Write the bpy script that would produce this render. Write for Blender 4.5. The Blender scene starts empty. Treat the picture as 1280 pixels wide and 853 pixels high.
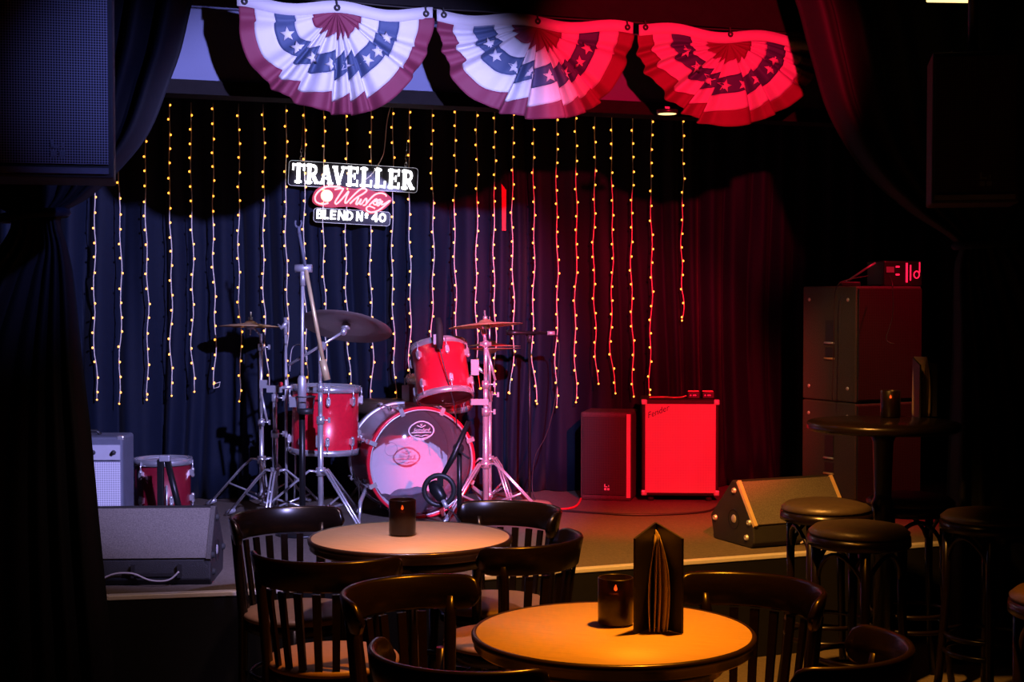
import bpy, math, random
from mathutils import Vector, Matrix, Euler
random.seed(7)
sc = bpy.context.scene
COL = sc.collection
PI = math.pi
def R(a): return math.radians(a)

# ------------------------------------------------------------------ camera, world, lights, exposure
CAMZ, FPX, HOR = 1.58, 1850.0, 368.0
PITCH = math.atan((426.5 - HOR) / FPX)
cam = bpy.data.cameras.new('camera'); cam.sensor_width = 36.0; cam.lens = 36.0 * FPX / 1280.0
cam.clip_start = 0.05; cam.clip_end = 60
camo = bpy.data.objects.new('camera', cam); COL.objects.link(camo)
camo.location = (0, 0, CAMZ); camo.rotation_euler = (PI / 2 - PITCH, 0, 0)
sc.camera = camo
w = bpy.data.worlds.new('world'); sc.world = w; w.use_nodes = True
w.node_tree.nodes['Background'].inputs[0].default_value = (0.01, 0.01, 0.02, 1)
w.node_tree.nodes['Background'].inputs[1].default_value = 0.1
sc.view_settings.view_transform = 'Standard'; sc.view_settings.look = 'None'
sc.view_settings.gamma = 1.0; sc.view_settings.exposure = 0.0; sc.view_settings.use_curve_mapping = False

def spot(name, loc, target, col, power, ang, blend=0.3, rad=0.05):
    l = bpy.data.lights.new(name, 'SPOT'); l.color = col; l.energy = power
    l.spot_size = R(ang); l.spot_blend = blend; l.shadow_soft_size = rad
    o = bpy.data.objects.new(name, l); COL.objects.link(o); o.location = loc
    o.rotation_euler = (Vector(target) - Vector(loc)).to_track_quat('-Z', 'Y').to_euler()
    return o
# stage PARs hung in front of the stage on the right: lavender-blue one turned to the drums, red one turned right; then two added side fills
spot('lavender_par', (0.6, 3.5, 2.74), (-1.40, 7.6, 1.12), (0.44, 0.41, 1.0), 1300, 49, 0.45, 0.035)
spot('red_par', (1.05, 3.5, 2.70), (0.76, 6.8, 2.50), (1.0, 0.006, 0.04), 1200, 29, 0.5, 0.035)
spot('red_low_par', (1.25, 3.5, 2.70), (0.50, 8.0, 0.98), (1.0, 0.005, 0.025), 2000, 29, 0.5, 0.035)
spot('red_side_par', (2.5, 6.75, 2.75), (1.95, 7.35, 1.35), (1.0, 0.01, 0.04), 130, 40, 0.6, 0.03)  # unseen red fill, added to light the grille of the speaker stack
spot('blue_side_par', (0.25, 3.0, 2.75), (-1.14, 4.75, 2.2), (0.22, 0.26, 1.0), 170, 27, 1.0, 0.03)  # unseen blue fill, added for the flown speaker and drape edge
# amber downlights over the tables and the front of the stage, then two added fills
spot('amber_downlight', (0.75, 3.75, 3.2), (0.40, 3.75, 0.75), (1.0, 0.29, 0.010), 540, 68, 0.6, 0.06)
spot('amber_front_light', (0.35, 4.4, 3.2), (0.80, 6.15, 0.45), (1.0, 0.39, 0.06), 900, 44, 0.8, 0.06)
spot('warm_table_light', (-0.4, 4.6, 3.2), (-0.36, 5.15, 0.75), (1.0, 0.63, 0.74), 185, 40, 0.7, 0.06)
spot('amber_side_light', (0.3, 4.9, 3.1), (1.66, 7.5, 1.15), (1.0, 0.5, 0.18), 130, 17, 0.8, 0.05)  # unseen amber fill, added to lift the side of the speaker stack
spot('warm_left_light', (-0.3, 3.9, 3.2), (-1.32, 5.8, 0.5), (1.0, 0.58, 0.45), 85, 28, 0.8, 0.06)  # unseen warm fill, added to lift the left monitor wedge

# ------------------------------------------------------------------ helpers
def P(px, py, D):
    cp, sp = math.cos(PITCH), math.sin(PITCH)
    a = px - 640.0; b = 426.5 - py
    d = Vector((a, FPX * cp + b * sp, -FPX * sp + b * cp))
    t = D / d.y
    return Vector((d.x * t, D, CAMZ + d.z * t))
def G(px, py, z):
    q = P(px, py, 1.0); s = (z - CAMZ) / (q.z - CAMZ)
    return Vector((q.x * s, s, z))

def cr(pts, n=6, closed=False):
    pts = [Vector(p) for p in pts]; out = []; m = len(pts)
    rng = range(m if closed else m - 1)
    for i in rng:
        if closed: p0, p1, p2, p3 = pts[(i-1) % m], pts[i], pts[(i+1) % m], pts[(i+2) % m]
        else: p0, p1, p2, p3 = pts[max(i-1, 0)], pts[i], pts[i+1], pts[min(i+2, m-1)]
        for k in range(n):
            t = k / n
            out.append(0.5 * ((2*p1) + (p2-p0)*t + (2*p0-5*p1+4*p2-p3)*t*t + (3*p1-p0-3*p2+p3)*t**3))
    if not closed: out.append(pts[-1])
    return out

class MB:
    def __init__(s): s.v = []; s.f = []; s.sm = []
    def add(s, vs, fs, smooth=False, M=None):
        b = len(s.v)
        for p in vs:
            p = Vector(p)
            s.v.append(M @ p if M else p)
        for f in fs: s.f.append([b + i for i in f]); s.sm.append(smooth)
        return s
    def box(s, c, d, M=None):
        x, y, z = d[0]/2, d[1]/2, d[2]/2; c = Vector(c)
        vs = [c + Vector((i*x, j*y, k*z)) for k in (-1, 1) for j in (-1, 1) for i in (-1, 1)]
        return s.add(vs, [(0,2,3,1),(4,5,7,6),(0,1,5,4),(2,6,7,3),(0,4,6,2),(1,3,7,5)], False, M)
    def cyl(s, a, b, r0, r1=None, n=12, M=None):
        return s.tube([a, b], [r0, r0 if r1 is None else r1], n, M=M)
    def tube(s, pts, r, n=6, closed=False, M=None):
        pts = [Vector(p) for p in pts]; m = len(pts)
        rs = r if isinstance(r, (list, tuple)) else [r]*m
        vs = []; up = None
        for i in range(m):
            if closed: t = pts[(i+1) % m] - pts[i-1]
            else: t = pts[min(i+1, m-1)] - pts[max(i-1, 0)]
            t = t.normalized() if t.length > 1e-9 else Vector((0,0,1))
            if up is None: up = t.orthogonal().normalized()
            up = up - t*up.dot(t)
            up = up.normalized() if up.length > 1e-6 else t.orthogonal().normalized()
            sd = t.cross(up)
            for k in range(n):
                a = 2*PI*k/n
                vs.append(pts[i] + (up*math.cos(a) + sd*math.sin(a))*rs[i])
        fs = []
        for i in range(m if closed else m-1):
            j = (i+1) % m
            for k in range(n):
                l = (k+1) % n
                fs.append((i*n+k, i*n+l, j*n+l, j*n+k))
        s.add(vs, fs, True, M)
        if not closed:
            b = len(s.v) - len(vs)
            s.f.append([b + k for k in range(n)][::-1]); s.sm.append(False)
            s.f.append([b + (m-1)*n + k for k in range(n)]); s.sm.append(False)
        return s
    def lathe(s, prof, n=24, M=None, smooth=True, arc=None):
        vs = []; fs = []; m = len(prof)
        for k in range(n):
            a = 2*PI*k/n
            for r, z in prof: vs.append((r*math.cos(a), r*math.sin(a), z))
        for k in range(n):
            l = (k+1) % n
            for i in range(m-1):
                r0, r1 = prof[i][0], prof[i+1][0]
                if r0 < 1e-6 and r1 < 1e-6: continue
                if r0 < 1e-6: fs.append((k*m+i, l*m+i+1, k*m+i+1))
                elif r1 < 1e-6: fs.append((k*m+i, l*m+i, k*m+i+1))
                else: fs.append((k*m+i, l*m+i, l*m+i+1, k*m+i+1))
        return s.add(vs, fs, smooth, M)
    def prism(s, poly, d0, d1, M=None):      # polygon in local XZ, extruded along local Y
        n = len(poly)
        vs = [(x, d0, z) for x, z in poly] + [(x, d1, z) for x, z in poly]
        fs = [list(range(n)), list(range(n, 2*n))[::-1]] + [(i, n+i, n+(i+1) % n, (i+1) % n) for i in range(n)]
        return s.add(vs, fs, False, M)
    def ball(s, c, r, n=8, sc_=(1,1,1), M=None):
        prof = [(r*math.sin(PI*i/n), -r*math.cos(PI*i/n)) for i in range(n+1)]
        prof[0] = (0, -r); prof[-1] = (0, r)
        T = Matrix.Translation(c) @ Matrix.Diagonal((*sc_, 1))
        return s.lathe(prof, max(n, 6), (M @ T) if M else T)
    def mesh(s, name, mat):
        me = bpy.data.meshes.new(name)
        me.from_pydata([tuple(v) for v in s.v], [], s.f)
        me.polygons.foreach_set('use_smooth', s.sm)
        me.update()
        if mat: me.materials.append(mat)
        import bmesh
        bm = bmesh.new(); bm.from_mesh(me); bmesh.ops.recalc_face_normals(bm, faces=bm.faces); bm.to_mesh(me); bm.free()
        return me
    def obj(s, name, mat, parent=None, loc=None, rot=None, bevel=0, seg=2, kind=None):
        o = bpy.data.objects.new(name, s.mesh(name, mat)); COL.objects.link(o)
        if parent: o.parent = parent
        if loc: o.location = loc
        if rot: o.rotation_euler = rot
        if bevel:
            b = o.modifiers.new('bevel', 'BEVEL'); b.width = bevel; b.segments = seg; b.limit_method = 'ANGLE'; b.angle_limit = R(40)
        if kind: o['kind'] = kind
        return o

def tag(o, label, cat, group=None):
    o['label'] = label; o['category'] = cat
    if group: o['group'] = group
    return o
def thing(name, label, cat, loc=(0,0,0), rz=0, group=None):
    o = bpy.data.objects.new(name, None); COL.objects.link(o); o.empty_display_size = 0.1
    o.location = loc; o.rotation_euler = (0, 0, rz)
    return tag(o, label, cat, group)
def inst(name, mesh, parent, M):
    o = bpy.data.objects.new(name, mesh); COL.objects.link(o); o.parent = parent; o.matrix_local = M
    return o
def copy_tree(o, parent=None):
    c = o.copy(); COL.objects.link(c); c.parent = parent
    for ch in [x for x in bpy.data.objects if x.parent == o]: copy_tree(ch, c)
    return c
def struct(o): o['kind'] = 'structure'; return o
T = Matrix.Translation
def RX(a): return Matrix.Rotation(a, 4, 'X')
def RY(a): return Matrix.Rotation(a, 4, 'Y')
def RZ(a): return Matrix.Rotation(a, 4, 'Z')

# ------------------------------------------------------------------ materials
def mat(name, col, rough=0.5, metal=0.0, var=0.15, ns=25, bump=0.0, bs=150, sheen=0, coat=0, em=None, es=0, spec=0.5, stretch=(1,1,1), trans=0):
    m = bpy.data.materials.new(name); m.use_nodes = True
    nt = m.node_tree; N = nt.nodes; L = nt.links; b = N['Principled BSDF']
    b.inputs['Roughness'].default_value = rough; b.inputs['Metallic'].default_value = metal
    b.inputs['Specular IOR Level'].default_value = spec
    b.inputs['Coat Weight'].default_value = coat; b.inputs['Coat Roughness'].default_value = 0.08
    b.inputs['Sheen Weight'].default_value = sheen; b.inputs['Sheen Roughness'].default_value = 0.4
    tc = N.new('ShaderNodeTexCoord'); mp = N.new('ShaderNodeMapping'); mp.inputs['Scale'].default_value = stretch
    L.new(tc.outputs['Object'], mp.inputs['Vector'])
    no = N.new('ShaderNodeTexNoise'); no.inputs['Scale'].default_value = ns; no.inputs['Detail'].default_value = 4
    L.new(mp.outputs['Vector'], no.inputs['Vector'])
    mx = N.new('ShaderNodeMix'); mx.data_type = 'RGBA'
    mx.inputs['A'].default_value = (*[c*(1-var) for c in col], 1); mx.inputs['B'].default_value = (*[min(1, c*(1+var)) for c in col], 1)
    L.new(no.outputs['Fac'], mx.inputs['Factor']); L.new(mx.outputs['Result'], b.inputs['Base Color'])
    if bump:
        n2 = N.new('ShaderNodeTexNoise'); n2.inputs['Scale'].default_value = bs; n2.inputs['Detail'].default_value = 2
        L.new(mp.outputs['Vector'], n2.inputs['Vector'])
        bp = N.new('ShaderNodeBump'); bp.inputs['Strength'].default_value = bump; bp.inputs['Distance'].default_value = 0.004
        L.new(n2.outputs['Fac'], bp.inputs['Height']); L.new(bp.outputs['Normal'], b.inputs['Normal'])
    if em:
        b.inputs['Emission Color'].default_value = (*em, 1); b.inputs['Emission Strength'].default_value = es
    if trans: b.inputs['Transmission Weight'].default_value = trans
    return m
def grille(name, dark, light, scale, rough=0.5, metal=0.3, thr=(0.28, 0.42)):
    m = mat(name, light, rough, metal, 0.1); nt = m.node_tree; N = nt.nodes; L = nt.links; b = N['Principled BSDF']
    tc = N.new('ShaderNodeTexCoord'); vo = N.new('ShaderNodeTexVoronoi'); vo.voronoi_dimensions = '3D'
    vo.inputs['Scale'].default_value = scale; vo.inputs['Randomness'].default_value = 0.0
    L.new(tc.outputs['Object'], vo.inputs['Vector'])
    rp = N.new('ShaderNodeValToRGB'); rp.color_ramp.elements[0].position = thr[0]; rp.color_ramp.elements[1].position = thr[1]
    rp.color_ramp.elements[0].color = (*dark, 1); rp.color_ramp.elements[1].color = (*light, 1)
    L.new(vo.outputs['Distance'], rp.inputs['Fac']); L.new(rp.outputs['Color'], b.inputs['Base Color'])
    return m
def glassy(name, tint, refl=0.12, haze=(0,0,0), hz=0.0, rough=0.05):
    m = bpy.data.materials.new(name); m.use_nodes = True; nt = m.node_tree; N = nt.nodes; L = nt.links
    N.remove(N['Principled BSDF']); out = N['Material Output']
    no = N.new('ShaderNodeTexNoise'); no.inputs['Scale'].default_value = 6
    rp = N.new('ShaderNodeMapRange'); rp.inputs['To Min'].default_value = hz*0.75; rp.inputs['To Max'].default_value = hz*1.25
    L.new(no.outputs['Fac'], rp.inputs['Value'])
    tr = N.new('ShaderNodeBsdfTransparent'); tr.inputs[0].default_value = (*tint, 1)
    df = N.new('ShaderNodeBsdfDiffuse'); df.inputs[0].default_value = (*haze, 1)
    gl = N.new('ShaderNodeBsdfGlossy'); gl.inputs['Roughness'].default_value = rough; gl.inputs[0].default_value = (1,1,1,1)
    m1 = N.new('ShaderNodeMixShader'); L.new(rp.outputs[0], m1.inputs[0]); L.new(tr.outputs[0], m1.inputs[1]); L.new(df.outputs[0], m1.inputs[2])
    fr = N.new('ShaderNodeFresnel'); fr.inputs[0].default_value = 1.45
    ma = N.new('ShaderNodeMath'); ma.operation = 'MULTIPLY_ADD'; ma.inputs[1].default_value = 0.9; ma.inputs[2].default_value = refl*0.3
    L.new(fr.outputs[0], ma.inputs[0])
    m2 = N.new('ShaderNodeMixShader'); L.new(ma.outputs[0], m2.inputs[0]); L.new(m1.outputs[0], m2.inputs[1]); L.new(gl.outputs[0], m2.inputs[2])
    L.new(m2.outputs[0], out.inputs['Surface'])
    return m

M = {}
M['blackwall'] = mat('black_paint', (0.012, 0.011, 0.013), 0.8, bump=0.2, bs=60)
M['ceil'] = mat('dark_ceiling', (0.010, 0.009, 0.010), 0.85)
M['panel'] = mat('grey_panel_paint', (0.075, 0.09, 0.17), 0.7, var=0.06, ns=8, bump=0.15, bs=220)
M['beam'] = mat('dark_beam', (0.006, 0.005, 0.006), 0.8, var=0.3, bump=0.3, spec=0.1)
M['carpet'] = mat('stage_carpet', (0.135, 0.108, 0.085), 0.95, var=0.4, ns=90, bump=0.8, bs=260, spec=0.1)
M['floor'] = mat('floor_carpet', (0.12, 0.095, 0.06), 0.95, var=0.4, ns=70, bump=0.8, bs=240, spec=0.1)
M['skirt'] = mat('stage_skirt', (0.004, 0.004, 0.005), 0.8, var=0.3, spec=0.2)
M['alu'] = mat('aluminium_trim', (0.80, 0.78, 0.76), 0.42, 0.35, var=0.08, ns=60)
M['velvet'] = mat('black_velvet', (0.0032, 0.0080, 0.024), 0.75, var=0.25, ns=40, bump=0.3, bs=300, sheen=0.06, spec=0.25)
M['drape'] = mat('black_drape', (0.0055, 0.006, 0.010), 0.7, var=0.25, ns=40, bump=0.2, bs=300, sheen=0.03, spec=0.25)
M['flagwhite'] = mat('flag_white', (0.43, 0.43, 0.46), 0.75, var=0.06, ns=20, bump=0.1, bs=400)
M['flagred'] = mat('flag_red', (0.13, 0.012, 0.036), 0.75, var=0.1, ns=20, bump=0.1, bs=400)
M['flagblue'] = mat('flag_blue', (0.028, 0.05, 0.115), 0.75, var=0.1, ns=20, bump=0.1, bs=400)
M['blackmetal'] = mat('black_metal', (0.012, 0.012, 0.013), 0.35, 0.2, var=0.2)
M['blackplastic'] = mat('black_plastic', (0.018, 0.017, 0.018), 0.45, var=0.2)
M['rubber'] = mat('black_rubber', (0.015, 0.015, 0.015), 0.8)
M['chrome'] = mat('chrome', (0.80, 0.80, 0.82), 0.27, 0.72, var=0.06)
M['satin'] = mat('satin_steel', (0.66, 0.66, 0.70), 0.38, 0.6, var=0.1)
M['brass'] = mat('brass_cymbal', (0.72, 0.46, 0.24), 0.4, 0.5, var=0.18, ns=8, bump=0.2, bs=120)
M['bronze'] = mat('dark_bronze_cymbal', (0.26, 0.19, 0.18), 0.4, 0.55, var=0.25, ns=8, bump=0.2, bs=120)
M['drumred'] = mat('red_drum_lacquer', (0.86, 0.014, 0.04), 0.28, 0.1, var=0.2, ns=60, coat=0.6)
M['drumwine'] = mat('wine_drum_lacquer', (0.24, 0.008, 0.022), 0.4, 0.1, var=0.2, ns=60, coat=0.15)
M['shellin'] = mat('drum_inside', (0.30, 0.20, 0.17), 0.7)
M['headwhite'] = mat('coated_head', (0.82, 0.80, 0.82), 0.6, var=0.05)
M['headclear'] = glassy('clear_drum_film', (0.90, 0.88, 0.92), 0.10, (0.5, 0.42, 0.5), 0.07)
M['pillow'] = mat('grey_blanket', (0.42, 0.38, 0.46), 0.9, var=0.3, ns=14, bump=0.5, bs=60)
M['print'] = mat('white_print', (0.85, 0.78, 0.80), 0.6)
M['gold'] = mat('gold_tube', (0.80, 0.60, 0.32), 0.35, 0.35, var=0.15)
M['tolex'] = mat('black_tolex', (0.014, 0.013, 0.014), 0.6, var=0.3, bump=0.6, bs=400)
M['greytolex'] = mat('blue_grey_tolex', (0.12, 0.13, 0.17), 0.6, var=0.2, bump=0.4, bs=400)
M['box'] = mat('speaker_textured_paint', (0.055, 0.048, 0.042), 0.7, var=0.6, ns=160, bump=0.7, bs=240)
M['grey_grille'] = mat('grey_speckled_grille', (0.105, 0.092, 0.082), 0.6, 0.0, var=0.8, ns=210, bump=0.4, bs=300)
M['pagrille'] = grille('perforated_grille', (0.002, 0.002, 0.003), (0.22, 0.22, 0.28), 128, 0.5, 0.1, (0.36, 0.5))
M['pagrille2'] = grille('perforated_grille_fine', (0.006, 0.005, 0.005), (0.05, 0.035, 0.035), 120)
M['silvercloth'] = grille('silver_grille_cloth', (0.42, 0.42, 0.48), (0.80, 0.80, 0.86), 95, 0.7, 0.0, (0.3, 0.5))
M['redcloth'] = grille('pale_grille_cloth', (0.42, 0.34, 0.30), (0.62, 0.50, 0.44), 110, 0.8, 0.0, (0.3, 0.5))
M['amppanel'] = mat('silver_amp_panel', (0.60, 0.60, 0.66), 0.45, 0.2, var=0.08)
M['darkwood'] = mat('dark_stained_wood', (0.0065, 0.0036, 0.0028), 0.26, var=0.4, ns=14, stretch=(1, 1, 6), coat=0.0, spec=0.4)
M['tableedge'] = mat('dark_table_edge', (0.022, 0.012, 0.008), 0.3, var=0.3, ns=12, coat=0.1)
M['tabletop'] = mat('oak_veneer_top', (0.66, 0.46, 0.29), 0.5, var=0.22, ns=9, stretch=(1.2, 16, 4))
M['seatwood'] = mat('brown_chair_seat', (0.22, 0.13, 0.075), 0.45, var=0.25, ns=12, stretch=(1, 8, 1))
M['leather'] = mat('black_leather', (0.045, 0.032, 0.022), 0.40, var=0.3, ns=40, bump=0.25, bs=160)
M['candleglass'] = glassy('smoked_glass', (0.25, 0.14, 0.12), 0.03, (0.010, 0.005, 0.004), 0.35, 0.3)
M['wax'] = mat('red_wax', (0.05, 0.010, 0.006), 0.5, em=(1.0, 0.05, 0.01), es=0.12)
M['flame'] = mat('flame', (1, 0.5, 0.1), 0.5, em=(1.0, 0.22, 0.03), es=60)
M['menuboard'] = mat('black_menu_board', (0.010, 0.008, 0.007), 0.5, var=0.3, ns=30)
M['paper'] = mat('menu_paper', (0.42, 0.32, 0.22), 0.8, var=0.2, ns=30, stretch=(1,1,12))
M['wire'] = mat('light_string_wire', (0.9, 0.8, 0.68), 0.4)
M['bulb'] = mat('warm_bulb', (1, 0.7, 0.3), 0.4, em=(1.0, 0.33, 0.035), es=3.4)
M['neonwhite'] = mat('white_neon', (1, 1, 1), 0.4, em=(0.95, 0.95, 1.0), es=5)
M['neonred'] = mat('pink_red_neon', (1, 0.5, 0.45), 0.4, em=(1.0, 0.34, 0.29), es=1.6)
M['neoncream'] = mat('cream_neon', (1, 0.85, 0.6), 0.4, em=(1.0, 0.70, 0.40), es=1.0)
M['redacryl'] = mat('red_backlit_acrylic', (0.20, 0.0, 0.004), 0.5, em=(0.8, 0.0, 0.015), es=0.42)
M['acryl'] = mat('dark_clear_acrylic', (0.02, 0.018, 0.02), 0.12)
M['acryledge'] = mat('lit_acrylic_edge', (0.7, 0.7, 0.75), 0.3, em=(0.8, 0.8, 0.95), es=0.35)
M['lampglow'] = mat('warm_lamp_face', (1, 0.8, 0.5), 0.5, em=(1.0, 0.62, 0.22), es=2.5)
M['redled'] = mat('red_led', (1, 0.1, 0.1), 0.5, em=(1.0, 0.01, 0.06), es=1.6)  # pedal lights, and the red light put onto the controller front
M['cable'] = mat('black_cable', (0.02, 0.018, 0.02), 0.5)
M['palecable'] = mat('pale_cable', (0.45, 0.40, 0.40), 0.5)
M['redribbon'] = mat('red_ribbon', (0.75, 0.02, 0.03), 0.6)  # red of the painted light streak, a clamp knob and a floor cable
M['rope'] = mat('black_rope', (0.015, 0.014, 0.014), 0.8)

# ------------------------------------------------------------------ the room
TH = R(20); CT, ST = math.cos(TH), math.sin(TH)
SZ = 0.44                                     # stage height
def slab(name, pts, z0, z1, m):
    n = len(pts); mb = MB()
    mb.add([(p[0], p[1], z0) for p in pts] + [(p[0], p[1], z1) for p in pts],
           [list(range(n))[::-1], list(range(n, 2*n))] + [(i, (i+1) % n, n+(i+1) % n, n+i) for i in range(n)])
    return struct(mb.obj(name, m))
XL, XR, YF, YB, ZC = -3.4, 4.3, -2.5, 10.2, 3.35
slab('floor', [(XL, YF), (XR, YF), (XR, YB), (XL, YB)], -0.1, 0.0, M['floor'])
slab('ceiling', [(XL, YF), (XR, YF), (XR, YB), (XL, YB)], ZC, ZC + 0.1, M['ceil'])
slab('wall_left', [(XL-0.1, YF), (XL, YF), (XL, YB), (XL-0.1, YB)], 0, ZC, M['blackwall'])
slab('wall_right', [(XR, YF), (XR+0.1, YF), (XR+0.1, YB), (XR, YB)], 0, ZC, M['blackwall'])
slab('wall_back', [(XL, YB), (XR, YB), (XR, YB+0.1), (XL, YB+0.1)], 0, ZC, M['blackwall'])
slab('wall_front', [(XL, YF-0.1), (XR, YF-0.1), (XR, YF), (XL, YF)], 0, ZC, M['blackwall'])
# stage platform with a gently bent front edge
fe = [G(135, 746, SZ), G(300, 740, SZ), G(508, 728, SZ), G(698, 714, SZ), G(1025, 690, SZ)]
d0 = (fe[1]-fe[0]).normalized(); d1 = (fe[-1]-fe[-2]).normalized()
fe = [fe[0] + d0*((XL+0.01-fe[0].x)/d0.x)] + fe + [fe[-1] + d1*((XR-0.01-fe[-1].x)/d1.x)]
slab('floor_stage', [(p.x, p.y) for p in fe] + [(XR-0.01, YB-0.01), (XL+0.01, YB-0.01)], 0.0, SZ, M['carpet'])
mb = MB(); ms = MB()
for a, b in zip(fe[:-1], fe[1:]):
    t = (b-a); L = t.length; t.normalize(); n = Vector((t.y, -t.x, 0))
    X = Matrix(((t.x, -n.x, 0, a.x), (t.y, -n.y, 0, a.y), (0, 0, 1, 0), (0, 0, 0, 1)))
    mb.prism([(0, SZ-0.014), (L, SZ-0.014), (L, SZ+0.004), (0, SZ+0.004)], -0.012, 0.030, X)
    ms.prism([(0, 0), (L, 0), (L, SZ-0.015), (0, SZ-0.015)], -0.008, -0.0005, X)
struct(mb.obj('trim_1', M['alu'], bevel=0.003))
struct(ms.obj('trim_2', M['skirt']))

# bulkhead over the stage
B0 = Vector((0.097, 6.4, 0))                              # point of the bunting line
BT = Vector((CT, ST, 0)); BN = Vector((-ST, CT, 0))       # along / towards the back
PB = B0 + BN*0.34
def alongbox(name, org, t0, t1, n0, n1, z0, z1, m):
    mb = MB(); vs = []
    for z in (z0, z1):
        for n in (n0, n1):
            for t in (t0, t1):
                q = org + BT*t + BN*n; vs.append((q.x, q.y, z))
    mb.add(vs, [(0,2,3,1),(4,5,7,6),(0,1,5,4),(2,6,7,3),(0,4,6,2),(1,3,7,5)])
    return struct(mb.obj(name, m))
alongbox('wall_bulkhead', PB, -2.9, 3.6, 0.0, 0.12, 2.478, ZC, M['panel'])
alongbox('trim_4', B0, -2.9, 3.6, 0.012, 0.09, 2.785, ZC, M['beam'])
alongbox('trim_3', PB, -2.9, 3.6, -0.015, 0.14, 2.418, 2.478, M['beam'])

# ------------------------------------------------------------------ curtains
CS = 0.187
def curt_y(x): return 8.55 + CS*x
def pleated(name, xs0, xs1, z0, z1, m, amp=0.085, seed=1, yf=curt_y):
    rnd = random.Random(seed); nx = 900; nz = 14; vs = []; fs = []
    ph = []; x = xs0; cuts = [xs0]
    while cuts[-1] < xs1: cuts.append(cuts[-1] + rnd.uniform(0.09, 0.24))
    import bisect
    amps = [rnd.uniform(0.5, 1.15) for _ in cuts]; lean = [rnd.uniform(-0.10, 0.10) for _ in cuts]
    for j in range(nz+1):
        v = j/nz; z = z0 + (z1-z0)*v
        for i in range(nx+1):
            x = xs0 + (xs1-xs0)*i/nx
            xe = x + 0.035*math.sin(3.1*x + 2.2*z)*(1-v) + 0.02*math.sin(7*x-1.3*z)*(1-v)
            k = max(0, min(len(cuts)-2, bisect.bisect_right(cuts, xe) - 1))
            u = (xe - cuts[k])/(cuts[k+1]-cuts[k])
            h = math.sin(PI*u)**0.8 if 0 < u < 1 else 0
            y = yf(x) - amp*amps[k]*h*(1.0 + 0.25*(1-v)) + 0.012*math.sin(11*x + 3*z) + 0.007*math.sin(57*x + 1.5*math.sin(4*x) + 0.8*z)
            vs.append((x, y, z))
    for j in range(nz):
        for i in range(nx):
            a = j*(nx+1)+i; fs.append((a, a+1, a+nx+2, a+nx+1))
    o = MB().add(vs, fs, True).obj(name, m)
    s = o.modifiers.new('thickness', 'SOLIDIFY'); s.thickness = 0.004; s.offset = 1
    return o
tag(pleated('stage_curtain', -3.3, 4.2, SZ+0.004, 3.3, M['velvet']), 'black pleated velvet curtain hanging across the back of the stage', 'curtain')

def swept(name, rows, m, folds, amp):
    # rows: (inner px, outer px, py, D, gather 0..1)
    nu = 150; vs = []; fs = []; R_ = []
    pr = [Vector((a, b, c)) for a, b, c, d, g in rows]; pr2 = [Vector((d, g, 0)) for a, b, c, d, g in rows]
    sm = cr(pr, 5); sm2 = cr(pr2, 5)
    for q, q2 in zip(sm, sm2):
        D = q2.x; pin = P(q.x, q.z, D); pout = P(q.y, q.z, D)
        for i in range(nu+1):
            u = i/nu
            p = pin.lerp(pout, u)
            k = folds*u + 0.5*math.sin(5*u)
            s = math.sin(2*PI*k); s2 = abs(math.sin(PI*k))**1.4
            A = amp*(1-0.55*q2.y)*(0.7+0.5*math.sin(9*u+1))
            vs.append((p.x, p.y - A*s2 + 0.2*A*s, p.z))
    n = len(sm)
    for j in range(n-1):
        for i in range(nu):
            a = j*(nu+1)+i; fs.append((a, a+1, a+nu+2, a+nu+1))
    o = MB().add(vs, fs, True).obj('cloth', m)
    s = o.modifiers.new('thickness', 'SOLIDIFY'); s.thickness = 0.004
    return o
DL = 5.25
dr = thing('tied_drape', 'black drape tied back beside the flown loudspeaker with the perforated blue-lit grille', 'curtain', (-1.9, DL, 0), 0, 'tied back stage drapes')
rowsL = [(262,-210,-225,DL,0),(258,-210,-60,DL,0),(241,-210,0,DL,0),(227,-200,60,DL,0),(213,-190,100,DL,0.1),(187,-160,165,DL,0.3),(150,-110,212,DL,0.6),(112,-40,246,DL,0.85),(76,14,270,DL,1),
         (84,0,310,DL,0.9),(92,-40,350,DL,0.7),(103,-110,453,DL,0.4),(114,-150,545,DL,0.2),(126,-180,675,DL,0.1),(140,-200,812,DL,0),(150,-210,925,DL,0)]
o = swept('cloth', rowsL, M['drape'], 9, 0.07); o.parent = dr; o.location = (1.9, -DL, 0)
mb = MB()
c0 = P(44, 270, DL); mb.tube([c0 + Vector((0.115*math.cos(a), 0.085*math.sin(a)-0.02, 0.012*math.cos(a))) for a in [2*PI*k/20 for k in range(20)]], 0.017, 6, closed=True)
o = mb.obj('tieback', M['velvet'], dr); o.location = (1.9, -DL, 0)
DR = 6.35
dr2 = thing('tied_drape', 'black drape tied back behind the bar stools, next to the red bunting fan', 'curtain', (2.4, DR, 0), 0, 'tied back stage drapes')
rowsR = [(975,1500,-190,DR,0),(985,1500,-40,DR,0),(1000,1500,20,DR,0),(1015,1490,77,DR,0),(1036,1480,144,DR,0.1),(1076,1450,210,DR,0.4),(1132,1400,262,DR,0.7),(1195,1290,305,DR,1),
         (1192,1310,340,DR,0.9),(1190,1380,450,DR,0.5),(1184,1450,600,DR,0.2),(1180,1480,750,DR,0),(1178,1490,826,DR,0)]
o = swept('cloth', rowsR, M['drape'], 9, 0.07); o.parent = dr2; o.location = (-2.4, -DR, 0)
mb = MB(); c0 = P(1243, 305, DR)
mb.tube([c0 + Vector((0.175*math.cos(a), 0.085*math.sin(a)-0.02, 0.012*math.cos(a))) for a in [2*PI*k/20 for k in range(20)]], 0.017, 6, closed=True)
o = mb.obj('tieback', M['velvet'], dr2); o.location = (-2.4, -DR, 0)

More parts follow.
